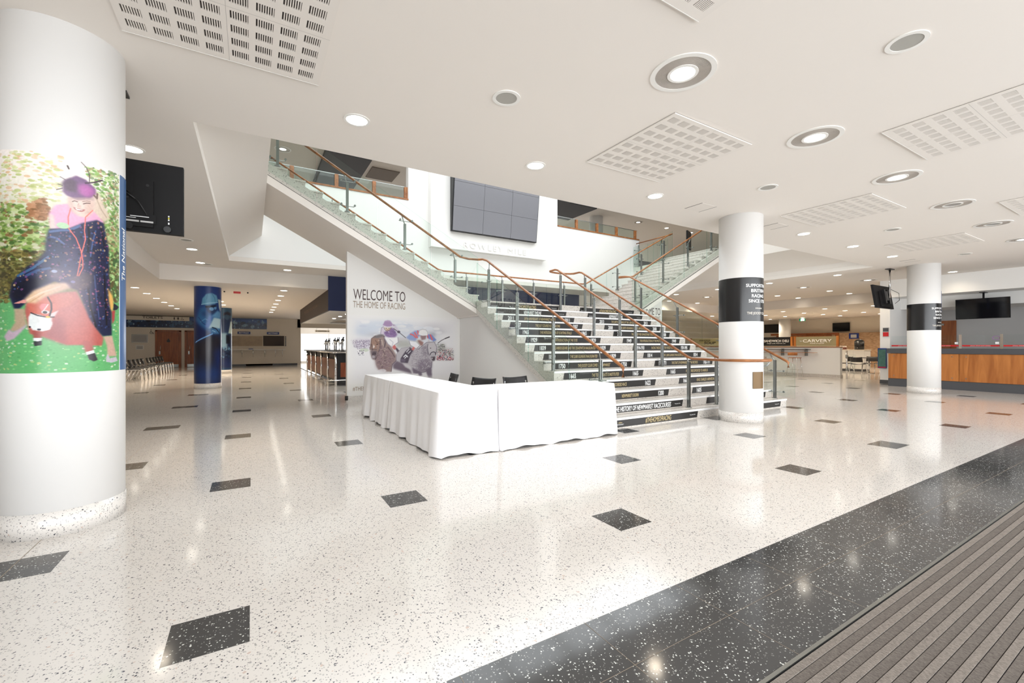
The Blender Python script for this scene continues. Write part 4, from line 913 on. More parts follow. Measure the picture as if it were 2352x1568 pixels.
# ================================================================ CEILING FITTINGS
def make_down():
    r = thing('downlight', '', 'downlight'); MB().ring((0, 0), .098, .122, -.006, .0, 36).build('trim_ring', M_trimw, r)
    MB().cyl((0, 0, -.004), .098, .003, 32).build('lens', M_emit, r); return r
def make_big():
    r = thing('ring_downlight', '', 'downlight'); MB().ring((0, 0), .212, .252, -.007, 0, 48).ring((0, 0), .095, .118, -.009, 0, 40).build('trim_ring', M_trimw, r)
    m = MB()
    for k in range(11): m.ring((0, 0), .118+k*.0086, .118+k*.0086+.0055, -.0045, -.001, 48)
    m.ring((0, 0), .118, .212, -.001, 0, 48); m.build('baffle', M_ringg, r)
    MB().cyl((0, 0, -.005), .095, .004, 32).build('lens', M_emitc, r); return r
M_off = mat('unlit_lens', (.36, .35, .33), .3)
d0, b0 = make_down(), make_big(); d0u = [0]; b0u = [0]
def spot(x, y, z, p):
    l = bpy.data.lights.new('lamp', 'SPOT'); l.energy = p; l.color = (1, .84, .64); l.spot_size = 2.5; l.spot_blend = .8; l.shadow_soft_size = .09
    o = bpy.data.objects.new('lamp', l); C.objects.link(o); o.location = (x, y, z-.02); return o
LP = 24
def put_light(kind, x, y, z, label, group, lit=True, p=None):
    src, cnt = (d0, d0u) if kind == 'd' else (b0, b0u)
    c = src if cnt[0] == 0 else copy_tree(src); cnt[0] += 1
    c.location = (x, y, z); tag(c, label, 'downlight', group)
    if lit: spot(x, y, z, p or LP)
    else:
        for ch in c.children:
            if ch.name.startswith('lens'):
                ch.data = ch.data.copy(); ch.data.materials[0] = M_off
o9 = ['first', 'second', 'third', 'fourth', 'fifth', 'sixth', 'seventh', 'eighth', 'ninth', 'tenth', 'eleventh', 'twelfth']
for i, x in enumerate([.884, 2.98, 5.095, 9.32, 11.43, 13.54, 15.66, 17.9]):
    put_light('d', x, 4.43, ZC, 'small lit downlight in the row along the stair opening, %s from the left' % o9[i], 'downlights along the stair opening')
for i, x in enumerate([2.99, 5.107, 7.24, 9.37, 11.495, 13.69, 15.8]):
    put_light('b', x, 2.32, ZC, ('lit' if i not in (3, 4) else 'unlit')+' ring downlight in the row of large ring lights, %s from the near end' % o9[i], 'large ring downlights', lit=i not in (3, 4))
for i, (x, y) in enumerate([(-1.15, 6.37), (-1.15, 8.3), (-1.16, 12.27), (-1.16, 14.15), (.9, 14.23)]):
    put_light('d', x, y, ZC, ['small lit downlight just right of the top of the big left column', 'small lit downlight half hidden by the rear of the hanging television', 'small lit downlight on the left beam, nearer of the pair', 'small lit downlight on the left beam, farther of the pair', 'small lit downlight on the beam above the bar canopy'][i], 'downlights on the left beam')
for i in range(6): put_light('d', -3.05, 17.35+i*1.75, ZL, 'small lit downlight in the row leading to the TOILETS sign, %s from the front' % o9[i], 'downlights over the toilets lobby', p=150)
for i in range(7): put_light('d', .9, 15.84+i*1.75, ZL, 'small lit downlight in the row beside the bar canopy, %s from the front' % o9[i], 'downlights over the toilets lobby', p=150)
for i, y in enumerate((21.0, 22.75)): put_light('d', -1.05, y, ZL, 'small lit downlight right behind the blue jockey column, %s one' % ['nearer', 'farther'][i], 'downlights over the toilets lobby', p=150)
rt = [('d', 15.65, 6.47), ('b', 17.72, 6.45), ('d', 15.65, 8.55), ('b', 17.86, 8.5), ('d', 19.9, 8.5), ('d', 21.6, 8.5), ('d', 19.86, 10.5), ('d', 21.6, 10.5), ('d', 15.62, 12.45), ('d', 15.62, 10.5), ('b', 17.65, 12.41), ('b', 17.62, 10.5), ('d', 17.6, 14.44), ('d', 19.75, 14.43), ('d', 19.8, 12.45)]
wh = ['nearest the pier', 'ring light nearest the pier', 'just right of the banded stair column', 'ring light right of the stair column', 'over the servery end', 'farthest right over the servery', 'in line with the servery wall', 'by the beam over the servery', 'left of the stair column', 'hidden edge left of the stair column', 'ring light left of the stair column', 'ring light behind the stair column', 'low by the right mural', 'between the rail and the stair column', 'behind the banded stair column']
for (k, x, y), w_ in zip(rt, wh): put_light(k, x, y, ZC, 'lit downlight beyond the right flight, '+w_, 'downlights beyond the right flight', p=9 if x > 21 else 60)
i = 0
for y in (8.4, 10.33, 12.25, 14.3, 16.3):
    for x in (23.7, 25.8, 27.9, 29.95):
        put_light('d', x, y, ZL, 'small lit cafeteria downlight, row %s from the right, %s from the front' % (o9[int((y-8.3)/1.95)], o9[int((x-23.6)/2.05)]), 'downlights over the cafeteria', p=120); i += 1
for i, (x, y) in enumerate([(.89, 16.2), (17.4, 16.25), (19.6, 16.25), (21.6, 16.2), (3.0, 17.4)]):
    put_light('b' if i in (0, 1) else 'd', x, y, 7.75, 'lit downlight in the upper floor ceiling, %s from the left' % ['first', 'third', 'fourth', 'fifth', 'second'][i], 'downlights on the upper floor', p=150)
# loudspeakers
def make_spk():
    r = thing('ceiling_speaker', '', 'loudspeaker'); MB().ring((0, 0), .094, .124, -.007, 0, 36).build('trim_ring', M_trimw, r); MB().cyl((0, 0, -.004), .094, .003, 32).build('grille', M_spk, r); return r
k0 = make_spk()
sp_l = [(1.945, 3.355, ZC, 'nearest the stair opening, left of the ring lights'), (4.075, 1.249, ZC, 'at top right, nearest the camera'), (6.16, 3.385, ZC, 'right of the slotted panel in the middle'), (10.42, 3.40, ZC, 'between the two faint slotted panels at right'), (14.68, 3.415, ZC, 'above the column by the betting counter'), (-1.16, 11.27, ZC, 'under the hanging television at left'), (-1.02, 14.9-.6, ZC, 'at the far end of the left beam'), (-1.05, 18.4, ZL, 'beside the top of the blue jockey column'), (19.9, 12.4+.1, ZC, 'far off above the servery wall')]
for i, (x, y, z, lb) in enumerate(sp_l):
    c = k0 if i == 0 else copy_tree(k0); c.location = (x, y, z); tag(c, 'round grey ceiling loudspeaker '+lb, 'loudspeaker', 'ceiling loudspeakers')
# slotted acoustic panels
def make_panel():
    t = thing('acoustic_panel', '', 'ceiling panel'); s = 1.255; p = .1485; D = .010; sw_ = .0068; n8 = 8
    cs = [-s/2+.095+i*p+(.012 if i > 3 else 0) for i in range(8)]
    hx, hy = .0525, .044
    m = MB(); z0, z1 = -.0115, -.0015
    def strip(a0, a1, b0, b1):
        m.box(a0, a1, b0, b1, z0, z1)
    ys_ = [-s/2]+[v for c_ in cs for v in (c_-hy, c_+hy)]+[s/2]
    for j in range(0, len(ys_), 2): strip(-s/2, s/2, ys_[j], ys_[j+1])
    xs_ = [-s/2]+[v for c_ in cs for v in (c_-hx, c_+hx)]+[s/2]
    for cy_ in cs:
        for i in range(0, len(xs_), 2): strip(xs_[i], xs_[i+1], cy_-hy, cy_+hy)
        for cx_ in cs:
            for k in range(7): x = cx_-hx+(k+1)*.0140-.0036; strip(x, x+.0072-.0004, cy_-hy, cy_+hy)
    mi = len(m.f)
    m.box(-s/2, s/2, -s/2, s/2, -.0015, 0, 1)
    for a in (0,):
        m.add([(a-.0014, -s/2, z0-.0002), (a+.0014, -s/2, z0-.0002), (a+.0014, s/2, z0-.0002), (a-.0014, s/2, z0-.0002)], [(0, 1, 2, 3)], 2); m.add([(-s/2, a-.0014, z0-.0002), (s/2, a-.0014, z0-.0002), (s/2, a+.0014, z0-.0002), (-s/2, a+.0014, z0-.0002)], [(0, 1, 2, 3)], 2)
    m.build('board', [M_ceil2, M_slot2, M_slot3], t, fix=False)
    MB().box(-s/2, s/2, s/2+.001, s/2+.006, -.013, 0).build('lit_edge_lip', M_trimw, t)  # added pale lip gives the lit line along the far edge
    return t
M_ceil2 = mat('panel_paint', (.80, .75, .695), .85); M_slot2 = mat('slot_dark', (.07, .06, .055), .9); M_slot3 = mat('joint_line', (.5, .47, .44), .9)
a0 = make_panel()
for i, (x, y, lb) in enumerate([(-.143, 3.355, 'at top left beside the big column'), (4.055, 3.37, 'in the middle of the ceiling'), (8.3, 3.37, 'right of the stair column, faint'), (12.52, 3.40, 'far right above the betting counter column, faint'), (1.967, 1.255, 'cut off by the top edge near the first ring light'), (6.2, 1.275, 'at the right edge between the loudspeaker and ring lights'), (10.43, 1.28, 'farther along at the right edge')]):
    c = a0 if i == 0 else copy_tree(a0); c.location = (x, y, ZC-.002); tag(c, 'square slotted acoustic ceiling panel '+lb, 'ceiling panel', 'slotted acoustic panels')
def make_vent():
    t = thing('air_vent', '', 'air vent'); MB().box(-.17, .17, -.16, .16, -.002, 0).build('plate', M_ceil2, t)
    MB().box(-.18, -.17, -.16, .16, -.0025, 0).box(.17, .18, -.16, .16, -.0025, 0).build('slit', M_slot, t); return t
v0 = make_vent()
for i, (x, y, lb) in enumerate([(6.14, 4.43, 'left of the stair column'), (8.27, 4.43, 'right of the stair column'), (14.65, 4.43, 'left of the column by the betting counter')]):
    c = v0 if i == 0 else copy_tree(v0); c.location = (x, y, ZC); tag(c, 'square ceiling air vent with two dark slits '+lb, 'air vent', 'square air vents')
o = MB().box(3.75, 4.75, 16.1, 17.2, 7.72, 7.749).build('return_air_grille', mat('brown_grille', srgb(120, 108, 98), .8)); tag(o, 'brownish square grille in the upper ceiling seen through the left opening', 'air vent')
fa = thing('fire_beacon', 'small red fire beacon on the low ceiling right of the blue column', 'alarm', (-.4, 17, 3.06)); MB().box(-.5, -.3, 16.9, 17.0, 3.0, 3.06).build('housing', M_red, fa); MB().sphere((-.75, 16.95, 3.04), .025).sphere((-.1, 16.95, 3.04), .025).build('detector', M_blackp, fa)
# prints: outlines in thousandths of the sheet, colours as printed, save the painted flare
PC1 = [
('p',[(-75,318),(324,318),(995,346),(995,-24),(-75,-7)],(118,190,128),1,6),
('s',[(-75,312),(995,338),(995,3),(-75,17)],[(150,215,150),(100,175,112),(205,215,150),(225,235,220)],500,(3,1.6),11),
('s',[(-76,789),(489,729),(489,509),(-76,506)],[(150,180,95),(120,150,70),(205,220,160),(150,110,70),(230,225,205),(85,120,60)],700,(5.5,3.2),12),
('s',[(-76,1005),(552,1023),(552,786),(-76,724)],[(215,220,160),(190,200,130),(245,236,228),(225,190,150)],420,(6,2.8),13),
('s',[(684,976),(987,1006),(987,556),(824,538),(812,774),(732,899)],[(150,190,110),(120,165,90),(205,225,170),(175,150,115),(90,125,75)],620,(4.5,3),14),
('s',[(-75,544),(475,548),(271,425),(224,317),(-75,319)],[(120,110,60),(95,95,50),(160,150,90),(75,70,45)],620,(5,3),15),
('s',[(865,586),(995,601),(995,346),(910,341)],[(90,130,70),(70,110,60),(190,225,160),(110,95,60)],200,(4,3.4),16),
('s',[(360,758),(455,792),(480,728),(447,692),(360,703)],[(170,120,80),(200,150,110),(140,100,60)],160,(5,3.4),17),
('p',[(752,868),(800,863),(824,825),(884,764),(836,728),(795,750),(757,765),(747,812)],(226,208,190),1,3),
('l',[(773,837),(812,788),(854,759)],(200,180,160),3),
('p',[(514,768),(590,783),(616,761),(698,735),(749,774),(836,728),(684,699),(599,668),(489,653),(478,728)],(236,178,210),1,2),
('p',[(480,728),(506,718),(520,658),(484,656)],(236,216,208),1,2),
('p',[(579,826),(765,857),(762,800),(742,762),(703,734),(652,732),(616,751),(599,782)],(234,212,200),1,2),
('p',[(556,836),(565,888),(638,922),(698,914),(768,882),(770,858),(727,826),(643,808),(582,820)],(112,86,124),1,2),
('p',[(643,877),(703,894),(762,877),(757,852),(712,830),(661,839)],(178,100,168),1,4),
('p',[(552,876),(599,903),(643,894),(638,842),(573,842)],(84,70,88),1,3),
('l',[(556,850),(522,839)],(70,60,70),1.5),
('l',[(556,863),(531,866)],(70,60,70),1.5),
('l',[(573,892),(543,901)],(90,80,90),1.5),
('l',[(724,908),(724,943),(703,973),(670,991)],(80,70,75),1.5),
('l',[(698,897),(757,911),(818,934)],(70,60,70),3),
('l',[(586,958),(594,946)],(70,60,60),3),
('p',[(586,810),(616,791),(612,760),(638,737),(607,750),(590,781)],(206,176,164),0.8,3),
('p',[(707,805),(757,821),(752,771),(707,736),(698,745)],(216,184,170),0.8,4),
('p',[(586,810),(762,839),(757,822),(661,809),(590,804)],(190,164,158),0.7,2),
('l',[(616,797),(629,802),(647,800)],(92,66,62),1.6),
('l',[(684,796),(705,803),(729,805)],(92,66,62),1.8),
('l',[(679,806),(707,813),(732,813)],(150,120,108),1.4),
('p',[(621,773),(643,769),(670,768),(697,771),(679,758),(652,756),(629,763)],(176,96,96),1,1),
('p',[(629,770),(652,766),(688,768),(670,762),(643,761)],(246,240,236),1,0.8),
('l',[(654,793),(649,781),(665,780)],(198,164,150),1.6),
('e',[(658,779)],(224,196,184),1,(4,4)),
('l',[(757,848),(778,838),(781,860)],(120,100,90),4),
('p',[(342,314),(448,349),(520,365),(640,379),(680,329),(753,235),(831,161),(818,125),(584,126),(511,148),(439,165),(364,177),(329,276)],(196,112,104),1,2),
('p',[(520,273),(575,231),(584,126),(511,148),(448,165),(484,211)],(170,98,98),1,5),
('p',[(902,298),(942,304),(935,252),(910,232)],(190,80,84),1,2),
('p',[(479,655),(601,671),(682,706),(778,733),(829,725),(875,605),(879,471),(900,317),(905,176),(825,170),(781,200),(725,253),(676,336),(649,386),(593,395),(511,419),(466,395),(372,354),(339,315),(296,289),(259,289),(222,345),(243,401),(281,435),(353,479),(420,513),(458,551),(461,610)],(34,42,80),1,2),
('p',[(242,345),(248,393),(339,426),(466,441),(484,421),(383,368),(324,332),(271,324)],(22,26,48),1,4),
('l',[(287,435),(383,473),(475,527)],(70,110,150),5),
('l',[(339,436),(411,463),(484,477)],(60,90,140),5),
('l',[(485,643),(552,656),(599,661),(661,689)],(84,110,160),5),
('l',[(489,620),(522,617),(565,594)],(84,104,156),4),
('l',[(768,679),(747,624),(732,553)],(70,96,150),3),
('l',[(812,696),(824,651),(842,600)],(16,18,40),4),
('l',[(717,689),(722,638),(712,568)],(16,18,40),4),
('l',[(759,461),(776,349),(799,237)],(60,80,130),3),
('l',[(837,468),(844,353),(858,219)],(14,16,34),4),
('l',[(715,402),(731,309),(770,217)],(14,16,34),4),
('s',[(479,647),(601,663),(778,728),(829,719),(875,605),(879,471),(896,197),(788,206),(725,253),(676,336),(649,419),(466,428),(342,385),(253,345),(253,403),(353,473),(458,537)],[(200,130,110),(165,95,140),(215,185,140),(120,80,130),(70,96,150),(22,24,46),(18,20,40)],420,(2.1,2.1),18),
('p',[(582,602),(638,608),(643,523),(582,518)],(120,85,120),0.35,8),
('p',[(603,438),(690,478),(753,461),(731,403),(650,379),(603,402)],(74,66,76),0.85,4),
('e',[(619,422)],(110,120,180),1,(4,3)),
('p',[(475,459),(511,483),(552,471),(548,435),(511,426),(484,435)],(96,88,108),0.8,4),
('e',[(509,464)],(170,190,225),1,(5,3.5)),
('p',[(868,409),(914,373),(928,323),(910,293),(890,309),(875,355)],(236,190,112),1,2),
('p',[(928,338),(989,322),(963,305),(922,303)],(40,40,60),1,1),
('p',[(259,289),(329,289),(339,234),(347,220),(293,189),(224,189),(265,227)],(196,174,150),1,2),
('p',[(176,163),(217,197),(248,185),(293,197),(347,221),(342,208),(259,154),(205,143)],(204,184,198),1,2),
('p',[(828,169),(910,174),(944,103),(963,71),(865,72),(859,123)],(214,182,166),1,2),
('p',[(851,67),(865,84),(887,61),(954,67),(975,47),(910,39),(851,44)],(206,200,210),1,1),
('p',[(342,313),(430,330),(511,358),(603,369),(631,342),(603,308),(529,294),(511,269),(484,250),(420,256),(373,270)],(216,124,106),1,3),
('p',[(354,252),(371,272),(493,251),(499,222),(484,197),(439,188),(383,193),(354,217)],(236,242,240),1,1),
('p',[(484,268),(534,287),(511,258),(484,251)],(232,228,226),1,1),
('e',[(420,197)],(40,35,60),1,(3.6,2.2)),
('e',[(364,208)],(40,35,60),1,(2,2)),
('l',[(371,271),(411,260),(466,253),(507,255)],(48,40,48),2.2),
('l',[(471,344),(491,318),(493,290),(480,257)],(52,42,46),3),
('e',[(472,254)],(235,205,80),1,(4,2)),
('p',[(324,328),(383,371),(484,405),(575,417),(607,395),(520,365),(457,345),(402,314),(339,317)],(236,204,168),1,3),
('l',[(339,325),(430,362),(539,395)],(250,226,196),3),
('l',[(364,318),(448,359)],(222,180,140),2),
('p',[(251,311),(324,330),(344,328),(339,314)],(232,168,160),1,1),
('p',[(420,298),(434,313),(475,313),(462,289),(441,276)],(236,150,152),1,1),
('l',[(441,277),(473,311)],(245,230,225),1.6),
('e',[(457,276)],(235,235,235),1,(7,4)),
('e',[(455,275)],(50,50,50),1,(4,3)),
('p',[(382,193),(440,188),(434,154),(388,154)],(172,92,84),1,2),
('p',[(385,159),(437,158),(436,144),(386,145)],(236,236,240),1,1),
('p',[(387,144),(437,145),(434,126),(392,122)],(44,42,50),1,1),
('p',[(675,145),(742,145),(753,99),(700,89)],(186,108,102),1,2),
('p',[(699,93),(754,103),(762,89),(705,79)],(240,240,244),1,1),
('p',[(711,80),(762,89),(782,55),(756,48),(721,58)],(66,58,66),1,1),
('l',[(605,763),(590,720),(592,670),(638,628),(670,570),(679,527)],(240,120,110),2),
('l',[(670,564),(680,525),(680,492),(655,453)],(230,110,100),2),
('l',[(747,775),(698,735),(691,669),(698,632),(674,564)],(240,130,120),2),
('l',[(667,542),(655,490),(645,452)],(230,110,100),2),
('e',[(559,678)],(190,228,186),1,(11,7)),
('e',[(584,437)],(205,192,198),0.5,(42,60)),  # soft pale ovals from here paint a hazy flare over the picture
('e',[(603,282)],(205,170,172),0.45,(38,55)),
('e',[(586,807)],(236,226,228),0.3,(60,70))]
PC4 = [
('p',[(121,410),(444,469),(599,507),(871,502),(871,0),(121,9)],(30,28,42),1,8),
('e',[(521,350)],(58,54,62),0.8,(12,20)),
('p',[(121,201),(444,165),(871,181),(871,0),(121,9)],(26,60,128),0.9,14),
('p',[(649,335),(871,365),(871,181),(703,161)],(22,46,108),0.8,8),
('p',[(121,634),(304,662),(506,559),(568,514),(304,447),(121,410)],(16,34,84),1,4),
('p',[(343,773),(467,796),(506,737),(649,703),(852,762),(871,533),(599,515),(444,558),(206,640)],(46,100,156),1,4),
('p',[(378,736),(490,729),(490,692),(395,699)],(26,52,100),0.8,4),
('l',[(361,632),(459,662),(599,634)],(84,140,190),2),
('l',[(304,677),(412,617),(521,589)],(30,64,120),2),
('p',[(452,802),(733,818),(744,758),(658,710),(521,730)],(34,58,104),1,2),
('e',[(599,765)],(112,160,204),1,(6,4)),
('e',[(685,779)],(90,140,190),1,(4,4)),
('l',[(483,785),(685,798)],(16,26,52),4),
('p',[(378,808),(398,869),(483,917),(599,930),(719,910),(767,854),(675,818),(506,801)],(96,156,192),1,1.5),
('l',[(378,808),(521,823),(755,838)],(150,200,225),1.6),
('l',[(599,926),(666,884),(685,839)],(60,110,150),1.2),
('l',[(506,912),(490,863)],(70,120,160),1),
('p',[(762,871),(875,869),(859,739),(796,783)],(196,206,204),1,1),
('p',[(518,566),(649,680),(871,670),(844,563),(632,573)],(176,206,220),1,2),
('p',[(456,584),(540,700),(640,695),(540,566)],(78,118,186),1,2),
('p',[(596,693),(744,752),(875,732),(844,676),(649,685)],(98,152,198),1,2),
('p',[(568,550),(805,562),(796,513),(599,513)],(70,120,172),1,2),
('l',[(616,575),(703,565),(791,528)],(14,24,50),2.4),
('l',[(616,545),(685,531)],(150,195,225),1.5),
('l',[(206,421),(428,469),(616,510)],(104,160,222),2.6),
('e',[(240,431)],(150,200,235),1,(2,1)),
('l',[(121,276),(171,112)],(30,90,140),3)]
PC5 = [
('p',[(419,561),(983,589),(983,29),(419,39)],(26,36,66),1,2),
('p',[(431,596),(631,597),(645,305),(431,364)],(120,150,170),1,2),
('p',[(431,816),(658,831),(983,816),(983,661),(687,598),(431,596)],(36,52,86),1,2),
('e',[(645,843)],(60,84,110),1,(6,6)),
('p',[(493,863),(530,916),(658,934),(812,906),(790,870),(605,889)],(40,40,58),1,1),
('p',[(790,776),(983,792),(983,577),(687,586)],(170,190,190),1,1),
('p',[(605,562),(752,540),(752,422),(605,422)],(16,20,34),1,1),
('s',[(431,364),(983,375),(983,160),(431,189)],[(90,130,160),(40,60,90),(20,28,50)],60,(3,2),5),
('p',[(419,166),(983,160),(983,29),(419,39)],(28,44,90),1,6)]
